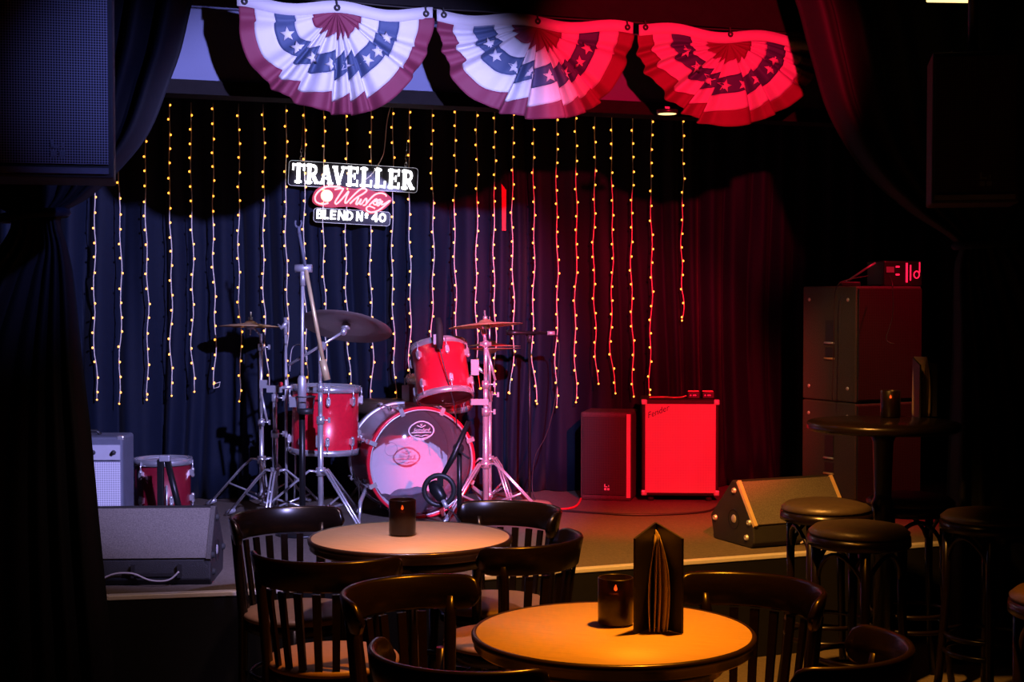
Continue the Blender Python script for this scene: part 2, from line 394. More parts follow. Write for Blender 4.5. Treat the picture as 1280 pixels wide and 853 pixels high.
# ------------------------------------------------------------------ bunting fans
ZB = 2.77
def star_poly(r):
    return [(r*(1 if k % 2 == 0 else 0.42)*math.sin(PI*k/5), r*(1 if k % 2 == 0 else 0.42)*math.cos(PI*k/5)) for k in range(10)]
def make_bunting(t0, t1, label, seed, roll, hgt):
    rnd = random.Random(seed); W = t1-t0; c = B0 + BT*((t0+t1)/2)
    root = thing('bunting_fan', label, 'bunting', (c.x, c.y, ZB), TH, 'pleated star bunting over the stage')
    root.rotation_euler = (0, roll, TH)
    hw = W/2; H = hgt; hb = 0.045
    ph = rnd.uniform(0, 6); npl = 9
    def surf(r, a, off=0.0, band=0.0):
        # a from 0 (right) to PI (left), going below the header; a=PI/2 is straight down
        pl = a/PI*npl + 0.35*math.sin(3*a+ph) + 0.25*math.sin(7*a+2*ph)
        saw = (pl % 1.0)
        rr = r * (1 + 0.018*math.sin(5*a+ph)*r)
        x = hw*rr*math.cos(a); z = -H*rr*math.sin(a)
        sag = 0.012*math.sin(2*PI*x/hw + ph)
        fold = (0.036*math.sin(2*PI*pl) + 0.016*math.sin(4*PI*pl+1))*r*(0.35+0.65*math.sin(a))
        belly = 0.035*math.sin(PI*min(1, r))*math.sin(a)
        return Vector((x, -fold - belly - off, z + sag*(1-r*math.sin(a)) - hb))
    def jag(a, amt):
        pl = a/PI*npl + 0.35*math.sin(3*a+ph) + 0.25*math.sin(7*a+2*ph)
        return amt*((pl % 1.0) - 0.5)*math.sin(a)
    lims = [(0.0, 0.25, 'flagred', 'center_band'), (0.25, 0.43, 'flagwhite', 'inner_white_band'), (0.43, 0.64, 'flagblue', 'star_band'), (0.64, 0.84, 'flagwhite', 'outer_white_band'), (0.84, 1.0, 'flagred', 'edge_band')]
    na = 160
    for ra, rb, mk, nm in lims:
        nr = 7; vs = []; fs = []
        for i in range(na+1):
            a = PI*i/na
            r0 = max(0, ra + (jag(a, 0.10) if ra > 0 else 0)); r1 = rb + (jag(a, 0.10) if rb < 1 else 0)
            for j in range(nr+1): vs.append(surf(r0 + (r1-r0)*j/nr, a))
        for i in range(na):
            for j in range(nr):
                q = i*(nr+1)+j; fs.append((q, q+1, q+nr+2, q+nr+1))
        o = MB().add(vs, fs, True).obj(nm, M[mk], root)
        s = o.modifiers.new('thickness', 'SOLIDIFY'); s.thickness = 0.0015; s.offset = 0
    # header
    vs = []; fs = []; n = 40
    for i in range(n+1):
        x = -hw + W*i/n; sag = 0.012*math.sin(2*PI*x/hw + ph)
        vs += [(x, -0.004-0.004*math.sin(9*x), -hb + sag - 0.004), (x, -0.004, sag*1.0)]
    for i in range(n): fs.append((2*i, 2*i+2, 2*i+3, 2*i+1))
    o = MB().add(vs, fs, True).obj('header', M['flagwhite'], root); s = o.modifiers.new('thickness', 'SOLIDIFY'); s.thickness = 0.003
    # stars
    for k in range(8):
        a = R(10 + 160*(k+0.5)/8) + rnd.uniform(-0.05, 0.05); rad = 0.031
        cc = surf(0.535, a); mb = MB(); rot = rnd.uniform(-0.4, 0.4); vs = []
        for x, z in [(0, 0)] + star_poly(rad):
            X = cc.x + x*math.cos(rot) - z*math.sin(rot); Z = cc.z + x*math.sin(rot) + z*math.cos(rot)
            zz = Z + hb; rr = math.sqrt((X/hw)**2 + (zz/H)**2); aa = math.atan2(-zz/H, X/hw)
            vs.append(surf(rr, aa, 0.0045))
        for v, (x, z) in zip(vs, [(0, 0)] + star_poly(rad)):
            v.x = cc.x + x*math.cos(rot) - z*math.sin(rot); v.z = cc.z + x*math.sin(rot) + z*math.cos(rot)
        mb.add(vs, [(0, i, i % 10 + 1) for i in range(1, 11)], True)
        o = mb.obj('star', M['flagwhite'], root); s = o.modifiers.new('thickness', 'SOLIDIFY'); s.thickness = 0.001
    for x in (-hw+0.03, 0, hw-0.03):
        mb = MB(); mb.tube([Vector((x + 0.009*math.cos(a), -0.012, -0.018 + 0.009*math.sin(a))) for a in [2*PI*k/10 for k in range(10)]], 0.005, 5, closed=True)
        mb.tube([(x, -0.012, -0.010), (x-0.004, -0.012, 0.012)], 0.004, 5)
        mb.obj('tie', M['rope'], root)
    return root
def tat(px):      # parameter along the bunting line for a photo column
    k = (px-640)/FPX
    return (k*B0.y - B0.x)/(CT - k*ST)
make_bunting(tat(298), tat(541), 'star bunting fan lit white and lavender, above the lit whiskey sign', 3, 0.0, 0.405)
make_bunting(tat(546), tat(790), 'middle star bunting fan, half lavender and half red', 11, 0.0, 0.395)
make_bunting(tat(797), tat(1018), 'star bunting fan lit all red, beside the black tied drape', 23, 0.012, 0.385)
mb = MB(); a = B0 + BT*tat(150) + Vector((0, 0, ZB+0.010)); b = B0 + BT*tat(1040) + Vector((0, 0, ZB+0.004))
mb.tube([a.lerp(b, i/30) + Vector((0, 0.004, 0.003*math.sin(i))) for i in range(31)], 0.0035, 5)
tag(mb.obj('bunting_rope', M['rope']), 'thin black rope that the star bunting hangs from', 'rope')

# ------------------------------------------------------------------ hanging light strings
strs = [(118,500,0),(150,505,1),(183,500,0),(213,495,0),(240,490,0),(267,486,2),(299,502,0),(330,484,0),(358,500,0),(381,500,0),(405,470,0),(433,480,0),(464,500,0),(491,500,0),(512,505,0),(541,465,0),(569,500,0),(596,486,0),(618,492,0),(641,492,0),(667,505,0),(696,509,0),(720,503,0),(743,480,0),(765,492,0),(790,496,0),(814,494,0),(853,401,0)]
rnd = random.Random(5)
slab_ = {118: 'fairy light strand hanging beside the tieback of the black drape', 267: 'fairy light strand whose end curls up in a small loop', 299: 'fairy light strand crossing behind the small thin cymbal',
         433: 'fairy light strand running down behind the big dark ride cymbal', 541: 'fairy light strand ending behind the clip-on microphone', 667: 'fairy light strand crossing behind the level red-lit microphone',
         814: 'fairy light strand ending just above the red-lit speaker cabinet', 853: 'shortest fairy light strand, hanging apart beside the downlight', 641: 'fairy light strand ending just beside the crash cymbal tip'}
for px, yb, kind in strs:
    x = (px-640)/FPX; D = (8.55-0.16)/(1-CS*x); D = D
    top = P(px, 300, D); bot = P(px + rnd.uniform(-2, 6), yb, D)
    root = thing('light_string', 'warm white fairy light strand hanging in front of the black back curtain', 'fairy lights', (top.x, D, bot.z), 0, 'fairy light strands on the back curtain')
    if px in slab_: root['label'] = slab_[px]
    zt = 2.62; L = zt-bot.z; n = 34; pts = []
    p1, p2 = rnd.uniform(0, 6), rnd.uniform(0, 6); dx = bot.x-top.x
    for i in range(n+1):
        t = i/n; z = L*(1-t)
        wob = (0.006*math.sin(9*t+p1) + 0.005*math.sin(31*t+p2))*(0.3+t)
        pts.append(Vector((wob + dx*max(0, (t-0.85)/0.15)**1.3, rnd.uniform(-0.004, 0.004), z)))
    if kind == 2: pts += [pts[-1] + Vector((0.03, 0, 0.01)), pts[-1] + Vector((0.035, 0, 0.035)), pts[-1] + Vector((0.0, 0, 0.025))]
    MB().tube(pts, 0.0029, 5).obj('wire', M['wire'], root)
    mb = MB(); s = rnd.uniform(0.01, 0.07)
    def on(s):
        i = min(n-1, int(s/L*n)); f = s/L*n - i
        return pts[i].lerp(pts[i+1], f)
    while s < L:
        q = on(s); mb.ball(q + Vector((rnd.choice((-0.006, 0.006)), -0.005, 0)), 0.0050, 5, (1, 1, 1.25)); s += rnd.uniform(0.074, 0.086)
    mb.ball(pts[-1], 0.0052, 5)
    mb.obj('bulbs', M['bulb'], root, kind='stuff')
mb = MB(); mb.tube(cr([P(490, 128, 8.2), P(484, 150, 8.2), P(481, 182, 8.2), P(478, 196, 8.2), P(466, 216, 8.2), P(455, 226, 8.2)], 4), 0.0028, 5)
tag(mb.obj('sign_cable', M['wire']), 'thin slanting power cable running up from the lit sign', 'cable')
mb = MB(); q = P(630, 260, 8.45); mb.prism([(-0.011, -0.13), (0.011, -0.13), (0.013, 0.10), (-0.014, 0.135)], -0.002, 0.002)  # thin red strip standing in for a streak of red light on a fold
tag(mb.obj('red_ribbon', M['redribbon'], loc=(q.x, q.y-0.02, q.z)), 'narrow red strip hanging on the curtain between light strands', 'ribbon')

# ------------------------------------------------------------------ lit sign
SG = P(439, 243, 8.22); PXM = 8.22/FPX
sign = thing('neon_sign', 'lit white and red lettered whiskey sign hanging before the back curtain', 'sign', (SG.x, SG.y, SG.z-0.16), 0)
sign.rotation_euler = (0, R(2.9), R(8))
def ribbon(mb, pts, w, d0, d1, X=None):
    pts = [Vector((p[0], 0, p[1])) for p in pts]
    for a, b in zip(pts[:-1], pts[1:]):
        t = (b-a).normalized(); n = Vector((-t.z, 0, t.x))*w/2; e = t*w*0.12
        q = [a-n-e, b-n+e, b+n+e, a+n-e]
        mb.prism([(v.x, v.z) for v in q], d0, d1, X)
S_ = 0.15; B_ = 0.26     # thin and thick stroke of the slab letters
def arc(cx, cz, rx, rz, a0, a1, n=8):
    return [(cx + rx*math.cos(R(a0+(a1-a0)*i/n)), cz + rz*math.sin(R(a0+(a1-a0)*i/n))) for i in range(n+1)]
slab_glyph = {
 'T': [([(.5,0),(.5,1)],B_),([(0,.92),(1,.92)],S_),([(.24,.07),(.76,.07)],S_),([(.06,.66),(.06,.98)],.12),([(.94,.66),(.94,.98)],.12)],
 'R': [([(.24,0),(.24,1)],B_),([(0,.07),(.48,.07)],S_),([(0,.93),(.5,.93)],S_),([(.45,.93)]+arc(.55,.71,.24,.22,90,-90)+[(.35,.49)],.17),([(.5,.5),(.86,.06)],B_),([(.72,.07),(1.05,.07)],S_)],
 'A': [([(.5,.97),(.12,.04)],.15),([(.48,.97),(.86,.04)],B_),([(-.04,.07),(.30,.07)],S_),([(.64,.07),(1.06,.07)],S_),([(.26,.33),(.72,.33)],.12)],
 'V': [([(.14,.96),(.52,.05)],B_),([(.86,.96),(.50,.05)],.15),([(-.04,.93),(.36,.93)],S_),([(.68,.93),(1.04,.93)],S_)],
 'E': [([(.24,0),(.24,1)],B_),([(0,.07),(.92,.07)],S_),([(0,.93),(.90,.93)],S_),([(.3,.52),(.64,.52)],.13),([(.88,.0),(.88,.32)],.12),([(.86,.68),(.86,1)],.12),([(.64,.38),(.64,.66)],.1)],
 'L': [([(.26,0),(.26,1)],B_),([(0,.07),(.92,.07)],S_),([(0,.93),(.54,.93)],S_),([(.88,0),(.88,.36)],.12)],
}
def sx(px): return (px-439)*PXM
def sz(py): return -(py-243)*PXM + 0.16
h = 24*PXM; wch = 15.0*PXM; x = sx(363.5); zb = sz(233)
for i, chh in enumerate('TRAVELLER'):
    mb = MB()
    for pts, wd in slab_glyph[chh]: ribbon(mb, [(x+wch*p[0], zb+h*p[1]) for p in pts], wd*h*0.72, -0.016, -0.004)
    mb.obj('letter', M['neonwhite'], sign); x += wch*(1.14 if chh != 'A' else 1.06)
def cp(cx, cy): return (sx(380+cx/9.14), sz(225+cy/9.14))
def script(mb, pts, r=0.0050):
    mb.tube([Vector((q.x, -0.014, q.z)) for q in cr([Vector((cp(*p)[0], 0, cp(*p)[1])) for p in pts], 5)], r, 6)
mb = MB()
script(mb, [(405,95),(330,92),(240,100),(160,150),(118,215),(130,275),(200,298),(270,280)], 0.0050)
script(mb, [(330,125),(410,108),(425,118),(385,190),(345,265),(362,285),(420,225),(490,135),(470,200),(455,262),(470,272)])
script(mb, [(470,272),(560,165),(625,105),(672,95),(694,115),(660,150),(580,205),(510,275)])
script(mb, [(525,262),(580,205),(605,200),(590,240),(580,272),(600,272),(640,215),(620,265),(640,275)])
script(mb, [(640,275),(690,205),(700,235),(690,275),(660,285)])
script(mb, [(690,275),(745,200),(800,150),(865,135),(912,150),(918,170)]); script(mb, [(730,280),(790,215),(815,205),(805,228),(770,242),(795,275)])
script(mb, [(795,275),(850,235),(855,208),(828,220),(815,260),(835,278),(880,222),(868,262),(895,258),(965,212),(900,280),(830,335),(760,357),(712,342),(702,310),(735,290),(800,312)])
mb.obj('script_lettering', M['neonred'], sign)
cx, cz = cp(248, 200); mb = MB(); mb.lathe([(0, 0), (0.031, 0), (0.034, 0.004), (0.032, 0.008), (0, 0.010)], 24, T((cx, -0.004, cz)) @ RX(PI/2)); mb.obj('globe_emblem', M['neoncream'], sign)
mb = MB()
for k in (-0.4, 0.1, 0.55): mb.tube([Vector((cx + 0.034*k*math.cos(a), -0.0155, cz + 0.032*math.sin(a))) for a in [PI*(i/8-0.5) for i in range(9)]], 0.0012, 4)
mb.obj('globe_lines', M['neonred'], sign)
sans = {'B': [([(.1,0),(.1,1)],.2),([(.1,.92)]+arc(.5,.72,.28,.2,90,-90)+[(.1,.52)],.18),([(.1,.52)]+arc(.52,.3,.32,.22,90,-90)+[(.1,.08)],.18)],
 'L': [([(.1,0),(.1,1)],.2),([(.1,.09),(.85,.09)],.18)], 'E': [([(.1,0),(.1,1)],.2),([(.1,.09),(.85,.09)],.18),([(.1,.5),(.78,.5)],.18),([(.1,.91),(.85,.91)],.18)],
 'N': [([(.1,0),(.1,1)],.2),([(.9,0),(.9,1)],.2),([(.12,.97),(.88,.03)],.22)], 'D': [([(.1,0),(.1,1)],.2),([(.1,.91)]+arc(.42,.5,.46,.41,90,-90,10)+[(.1,.09)],.18)],
 'o': [(arc(.5,.72,.26,.18,0,360,12),.12),([(.2,.4),(.8,.4)],.12)], '4': [([(.68,0),(.68,1)],.2),([(.66,.97),(.05,.3),(.98,.3)],.17)], '0': [(arc(.5,.5,.40,.42,0,360,14),.19)]}
h2 = 11.2*PXM
for ch2, px0, pw in zip('BLENDNo40', [396, 405, 412.8, 422, 432.5, 445, 454.6, 463.8, 473], [7.8, 6.9, 8, 9.2, 8.6, 8, 5.6, 8.8, 9.2]):
    mb = MB(); wd2 = pw*PXM*0.95
    for pts, wd in sans[ch2]: ribbon(mb, [(sx(px0)+wd2*p[0], sz(275.6)+h2*p[1]) for p in pts], wd*h2*0.95, -0.014, -0.004)
    mb.obj('letter', M['neonwhite'], sign)
def rrect(x0, x1, z0, z1, r, n=5):
    out = []
    for cx_, cz_, a0 in ((x1-r, z1-r, 0), (x0+r, z1-r, 90), (x0+r, z0+r, 180), (x1-r, z0+r, 270)):
        out += [(cx_ + r*math.cos(R(a0+90*i/n)), cz_ + r*math.sin(R(a0+90*i/n))) for i in range(n+1)]
    return out
for poly, mk, nm in ((rrect(sx(359), sx(519), sz(236.5), sz(205.5), 0.018), 'acryl', 'backing_plate'), (rrect(sx(392), sx(487), sz(280), sz(262.5), 0.018), 'acryl', 'backing_plate')):
    bp = MB().prism(poly, -0.003, 0.002).obj(nm, M[mk], sign)
    MB().tube([Vector((a, -0.003, b)) for a, b in poly], 0.0013, 4, closed=True).obj('lit_edge', M['acryledge'], bp)
blob = cr([Vector((*cp(*p), 0)) for p in [(85,230),(120,140),(210,85),(330,75),(440,85),(560,100),(650,80),(715,95),(800,120),(880,108),(930,140),(990,200),(930,290),(840,350),(740,380),(670,345),(560,310),(420,315),(300,330),(170,320),(100,290)]], 3, closed=True)
MB().prism([(p.x, p.y) for p in blob], -0.004, 0.003).obj('script_backing', M['redacryl'], sign)
for px in (373.5, 503.5):
    mb = MB()
    for k in range(4):
        c = Vector((sx(px), -0.002, sz(204.5)+0.012+0.020*k)); hz = k % 2
        mb.tube([c + Vector(((0.006*math.cos(a)) if not hz else 0.001*math.cos(a), (0.006*math.cos(a)) if hz else 0, 0.013*math.sin(a))) for a in [2*PI*i/10 for i in range(10)]], 0.0018, 4, closed=True)
    mb.tube([(sx(px), -0.002, sz(204.5)+0.08), (sx(px), -0.002, 0.62)], 0.0008, 4)
    mb.obj('hanging_chain', M['chrome'], sign)

# ------------------------------------------------------------------ drum kit
def at(px, D, z=SZ):
    return Vector(((px-640)/FPX*D, D, z))          # a spot on the stage, D metres in front of the viewer's wall line
def lug_mesh(L):
    mb = MB(); mb.box((0, 0, 0), (0.020, 0.022, L)); mb.ball((0, 0.004, L/2), 0.011, 6); mb.ball((0, 0.004, -L/2), 0.011, 6)
    return mb.mesh('lug', M['chrome'])
LUG = lug_mesh(0.030)
def rim_prof(r, z, up):   # steel hoop
    return [(r+0.002, z-0.012*up), (r+0.010, z-0.012*up), (r+0.010, z+0.018*up), (r+0.002, z+0.018*up), (r+0.002, z-0.012*up)]
def drum(root, r, d, X, shell_mat, head_mat, nl=6, rot=0.3, lower=True, vent=True):
    # axis along local Z of X, from 0 (bottom) to d (top)
    MB().lathe([(r, 0.0), (r, d), (r-0.008, d), (r-0.008, 0.0), (r, 0.0)], 40, X).obj('shell', shell_mat, root)
    MB().lathe([(0, d+0.004), (r*0.97, d+0.004), (r, d)], 40, X).obj('top_head', head_mat, root)
    MB().lathe([(0, -0.002), (r*0.97, -0.002), (r, 0)], 40, X).obj('bottom_head', M['drumwine'] if lower else head_mat, root)
    MB().lathe(rim_prof(r, d, 1), 40, X).obj('top_hoop', M['chrome'], root)
    MB().lathe(rim_prof(r, 0, -1), 40, X).obj('bottom_hoop', M['chrome'], root)
    for k in range(nl):
        a = rot + 2*PI*k/nl
        for z in (d-0.055, 0.055):
            inst('lug', LUG, root, X @ RZ(a) @ T((0, r+0.010, z)))
            rod = MB().cyl((0, r+0.014, z), (0, r+0.014, d+0.01 if z > d/2 else -0.01), 0.0035, n=6, M=X @ RZ(a))
            rod.obj('tension_rod', M['chrome'], root)
    if vent: MB().lathe([(0, 0.004), (0.014, 0.004), (0.016, 0)], 12, X @ RZ(rot+PI/nl+PI) @ T((0, -(r), d*0.55)) @ RX(PI/2)).obj('badge', M['chrome'], root)

# bass drum
c = at(527, 7.5); BR = 0.272; BD = 0.42; BCZ = 0.284
bass = thing('bass_drum', 'red bass drum with a clear front head and a round badge', 'drum', (c.x, c.y, SZ), TH)
XB = T((0, 0, BCZ)) @ RX(PI/2)          # local z -> -y (front); front head at z=0, rear at z=-BD
MB().lathe([(BR, -0.03), (BR, -BD+0.03), (BR-0.009, -BD+0.03), (BR-0.009, -0.03), (BR, -0.03)], 64, XB).obj('shell', M['drumwine'], bass)
MB().lathe([(BR-0.010, -0.03), (BR-0.010, -BD+0.03)], 64, XB).obj('shell_lining', M['shellin'], bass)
MB().lathe([(0, -0.012), (BR*0.985, -0.012), (BR+0.002, -0.022)], 64, XB).obj('front_head', M['headclear'], bass)
MB().lathe([(0, -BD+0.012), (BR*0.985, -BD+0.012), (BR+0.002, -BD+0.022)], 64, XB).obj('rear_head', M['headwhite'], bass)
MB().lathe([(BR+0.001, -0.040), (BR+0.013, -0.040), (BR+0.013, 0.004), (BR+0.001, 0.004), (BR+0.001, -0.04)], 72, XB).obj('front_hoop', M['drumred'], bass)
MB().lathe([(BR-0.007, -0.004), (BR+0.001, -0.004), (BR+0.001, 0.003), (BR-0.007, 0.002), (BR-0.007, -0.004)], 72, XB).obj('front_hoop_inlay', M['satin'], bass)
h = MB().lathe([(BR+0.001, -BD+0.036), (BR+0.013, -BD+0.036), (BR+0.013, -BD-0.004), (BR+0.001, -BD-0.004), (BR+0.001, -BD+0.036)], 72, XB).obj('rear_hoop', M['satin'], bass)
MB().lathe([(BR+0.0135, -BD+0.022), (BR+0.0138, -BD+0.012)], 72, XB).obj('hoop_stripe', M['blackplastic'], h)
cm = MB(); cm.box((0, 0.019, -0.018), (0.022, 0.016, 0.060)); cm.box((0, 0.004, 0.008), (0.022, 0.034, 0.009)); cm.ball((0, 0.024, -0.05), 0.012, 6); CLAW = cm.mesh('claw', M['chrome'])
for k in range(8):
    a = R(22.5+45*k)
    inst('claw', CLAW, bass, XB @ RZ(a) @ T((0, BR, 0)))
    inst('claw', CLAW, bass, XB @ T((0, 0, -BD)) @ RZ(a) @ T((0, BR, 0)) @ RY(PI))
    MB().cyl((0, BR+0.024, -0.05), (0, BR+0.020, -BD+0.05), 0.0035, n=6, M=XB @ RZ(a)).obj('tension_rod', M['chrome'], bass)
    inst('lug', LUG, bass, XB @ RZ(a) @ T((0, BR+0.012, -BD*0.5)))
for s in (-1, 1):
    a = XB @ Vector((s*BR*0.93, -BR*0.40, -0.11))
    mb = MB(); mb.tube([a, Vector((s*(BR+0.055), -0.02, 0.10)), Vector((s*(BR+0.075), -0.075, 0.012))], [0.012, 0.011, 0.006], 8); mb.ball((s*(BR+0.075), -0.075, 0.010), 0.010, 6); mb.box(a, (0.04, 0.05, 0.05))
    mb.obj('spur', M['chrome'], bass)
# folded blanket inside
mb = MB(); vs = []; fs = []; nx, ny = 28, 10
for j in range(ny+1):
    for i in range(nx+1):
        u = i/nx*2-1; v = j/ny
        zz = 0.035 + 0.085*(1-u*u*0.55)*(0.75+0.25*math.sin(PI*v)) + 0.010*math.sin(7*u+3*v) + 0.006*math.sin(15*u)
        zmin = BCZ - math.sqrt(max(0.0, (BR-0.012)**2 - (u*0.225)**2)) + 0.006
        vs.append((u*0.225, 0.03+0.20*v, max(zz + 0.012, zmin)))
for j in range(ny):
    for i in range(nx): q = j*(nx+1)+i; fs.append((q, q+1, q+nx+2, q+nx+1))
b0 = len(vs)
for i in range(nx+1):
    u = i/nx*2-1; zmin = BCZ - math.sqrt(max(0.0, (BR-0.012)**2 - (u*0.225)**2)) + 0.003
    vs.append((u*0.225, 0.028, min(zmin, vs[i][2])))
for i in range(nx): fs.append((i, i+1, b0+i+1, b0+i))
mb.add(vs, fs, True); mb.obj('damping_blanket', M['pillow'], bass)
# badge printed on the front head
def flat(mb, pts, w, X): ribbon(mb, pts, w, -0.0006, 0.0, X)
XG = T((0.0, 0.0085, BCZ + 0.163)); mb = MB(); hw_, hh_ = 0.066, 0.047
oval = [(hw_*math.copysign(abs(math.cos(a))**1.15, math.cos(a)), hh_*math.sin(a)*(0.86+0.14*abs(math.sin(a)))) for a in [2*PI*k/40 for k in range(41)]]
flat(mb, oval, 0.0065, XG); flat(mb, [(-0.052, -0.010), (0.052, -0.010)], 0.0045, XG)
flat(mb, [(-0.024, 0.027), (-0.008, 0.020), (0, 0.014), (0.008, 0.020), (0.024, 0.027)], 0.004, XG); flat(mb, [(-0.004, 0.034), (0, 0.022), (0.005, 0.034)], 0.003, XG)
flat(mb, [(-0.036, -0.024), (-0.016, -0.024), (0, -0.031), (0.016, -0.024), (0.036, -0.024)], 0.004, XG); flat(mb, [(-0.046, -0.028), (-0.030, -0.038), (0, -0.043), (0.030, -0.038), (0.046, -0.028)], 0.008, XG)
mb.obj('head_badge', M['print'], bass)
def text_part(name, body, size, m, parent, X, shear=0.0):
    cu = bpy.data.curves.new('t', 'FONT'); cu.body = body; cu.size = size; cu.align_x = 'CENTER'; cu.align_y = 'CENTER'; cu.shear = shear; cu.extrude = 0.0004; cu.resolution_u = 3
    o = bpy.data.objects.new('t', cu); COL.objects.link(o); dg = bpy.context.evaluated_depsgraph_get()
    me = bpy.data.meshes.new_from_object(o.evaluated_get(dg)); bpy.data.objects.remove(o); me.name = name
    me.materials.clear(); me.materials.append(m)
    return inst(name, me, parent, X @ RX(PI/2))
text_part('badge_lettering', 'Standard', 0.024, M['print'], bass, XG @ T((0, -0.0004, 0.003)), 0.35)
# printed ring mark on the rear head
mb = MB(); mb.tube([Vector((-0.05+0.035*math.cos(a), BD-0.0135, BCZ+0.03+0.035*math.sin(a))) for a in [2*PI*k/24 for k in range(24)]], 0.0012, 4, closed=True); mb.obj('head_mark', M['pillow'], bass)

# rack tom
c = at(556, 7.60); rt = thing('rack_tom', 'red rack tom tilted above the bass drum with a clip microphone', 'drum', (c.x, c.y, 1.055), 0)
XT = RY(R(-9)) @ RX(R(-19)) @ T((0, 0, 0.0))
drum(rt, 0.139, 0.262, XT, M['drumred'], M['headwhite'], 6, 0.35)
mb = MB(); mb.box((0.155, 0.0, 0.15), (0.04, 0.05, 0.08)); mb.tube([(0.165, 0.0, 0.15), (0.215, 0.03, 0.11), (0.235, 0.05, -0.03)], 0.011, 8)
mb.obj('mount', M['chrome'], rt)
MB().cyl((-0.01, 0.05, -0.01), (-0.02, 0.07, -0.03), 0.010, n=8).obj('mounting_post', M['chrome'], rt)
# clip mic on the rack tom
q = P(549, 433, 7.50); cm_ = thing('clip_microphone', 'black clip-on microphone on the rim of the rack tom', 'microphone', q, 0)
mb = MB(); mb.tube([(0.002, 0, -0.015), (0.002, 0, 0.03), (0, 0.02, 0.10), (-0.006, 0.04, 0.14)], [0.014, 0.020, 0.018, 0.013], 10); mb.obj('body', M['rubber'], cm_)
MB().box((-0.022, 0, 0.035), (0.014, 0.02, 0.05)).obj('clamp', M['chrome'], cm_)
mb = MB(); mb.tube(cr([(0, -0.01, 0.0), (0.02, -0.02, -0.08), (0.05, -0.03, -0.19), (0.075, 0.0, -0.30), (0.09, 0.02, -0.42)], 5), 0.0035, 5); mb.obj('cable', M['cable'], cm_)

# floor tom beside the bass drum
c = at(405, 7.62); ft = thing('floor_tom', 'tall bright red floor tom standing among the chrome cymbal stands', 'drum', c, 0)
drum(ft, 0.170, 0.315, T((0, 0, 0.338)) @ RY(R(1.5)), M['drumred'], M['headwhite'], 8, 0.2)
for k in range(3):
    a = R(30+120*k); mb = MB(); X = RZ(a)
    mb.tube([X @ Vector((0.19, 0, 0.47)), X @ Vector((0.19, 0, 0.22)), X @ Vector((0.20, 0, 0.0))], 0.006, 6); mb.box((0.183, 0, 0.40), (0.03, 0.04, 0.06), X)
    mb.obj('leg', M['chrome'], ft)
# snare
c = at(548, 8.12); sn = thing('snare_drum', 'snare drum on a stand, half hidden behind the rack tom', 'drum', c, 0)
drum(sn, 0.170, 0.15, T((0, 0, 0.525)) @ RX(R(5)), M['drumwine'], M['brass'], 8, 0.1, vent=False)
MB().box((-0.175, -0.06, 0.60), (0.04, 0.05, 0.09)).obj('strainer', M['chrome'], sn)
mb = MB(); mb.cyl((0, 0, 0.12), (0, 0, 0.51), 0.012, n=8)
for k in range(3):
    X = RZ(R(90+120*k)); mb.cyl(X @ Vector((0, 0, 0.25)), X @ Vector((0.17, 0, 0.005)), 0.008, n=6); mb.tube([X @ Vector((0, 0, 0.49)), X @ Vector((0.13, 0, 0.50)), X @ Vector((0.165, 0, 0.54))], 0.007, 6)
mb.obj('stand', M['chrome'], sn)
# throne
c = at(476, 8.12); th = thing('drum_throne', 'round dark padded drum stool behind the bass drum', 'stool', c, 0)
MB().lathe([(0, 0.49), (0.150, 0.49), (0.163, 0.51), (0.163, 0.545), (0.150, 0.560), (0, 0.567)], 28).obj('seat', M['leather'], th)
mb = MB(); mb.cyl((0, 0, 0.10), (0, 0, 0.49), 0.016, n=8)
for k in range(3): X = RZ(R(40+120*k)); mb.cyl(X @ Vector((0, 0, 0.26)), X @ Vector((0.19, 0, 0.008)), 0.010, n=6)
mb.obj('tripod', M['chrome'], th)
# spare floor tom by the amp
c = at(202, 7.55); f2 = thing('floor_tom', 'small dark red floor tom standing between the silver amplifier and the curtain', 'drum', c, 0)
drum(f2, 0.140, 0.24, T((0, 0, 0.045)), M['drumwine'], M['headwhite'], 6, 0.5)
for k in range(3):
    X = RZ(R(50+120*k)); MB().tube([X @ Vector((0.158, 0, 0.18)), X @ Vector((0.158, 0, 0.0))], 0.005, 6).obj('leg', M['chrome'], f2)

def tripod(root, m, hc, spread, angs, hb, foot=True, brace=True):
    # hub collar at hc, legs to the floor at radius spread, lower spreader at hb
    MB().lathe([(0.014, hc-0.02), (0.024, hc-0.02), (0.024, hc+0.02), (0.014, hc+0.02)], 12).obj('collar', m, root)
    for a in angs:
        X = RZ(R(a)); mb = MB()
        for off in (-0.008, 0.008):
            mb.tube([X @ Vector((0.02, off, hc)), X @ Vector((0.055, off, hc+0.005)), X @ Vector((0.11, off, hc-0.04)), X @ Vector((spread, off, 0.018))], 0.0058, 6)
        if brace: mb.tube([X @ Vector((0.015, 0, hb)), X @ Vector((0.11+(spread-0.11)*0.45, 0, (hc-0.04)*0.55+0.01))], 0.006, 6)
        lg = mb.obj('leg', m, root)
        if foot:
            fb = MB(); fb.tube([X @ Vector((spread-0.03, 0, 0.036)), X @ Vector((spread+0.02, 0, 0.012))], [0.013, 0.012], 8); fb.obj('rubber_foot', M['rubber'] if m != M['chrome'] else M['satin'], lg)
    MB().lathe([(0.012, hb-0.015), (0.020, hb-0.015), (0.020, hb+0.015), (0.012, hb+0.015)], 12).obj('brace_collar', m, root)
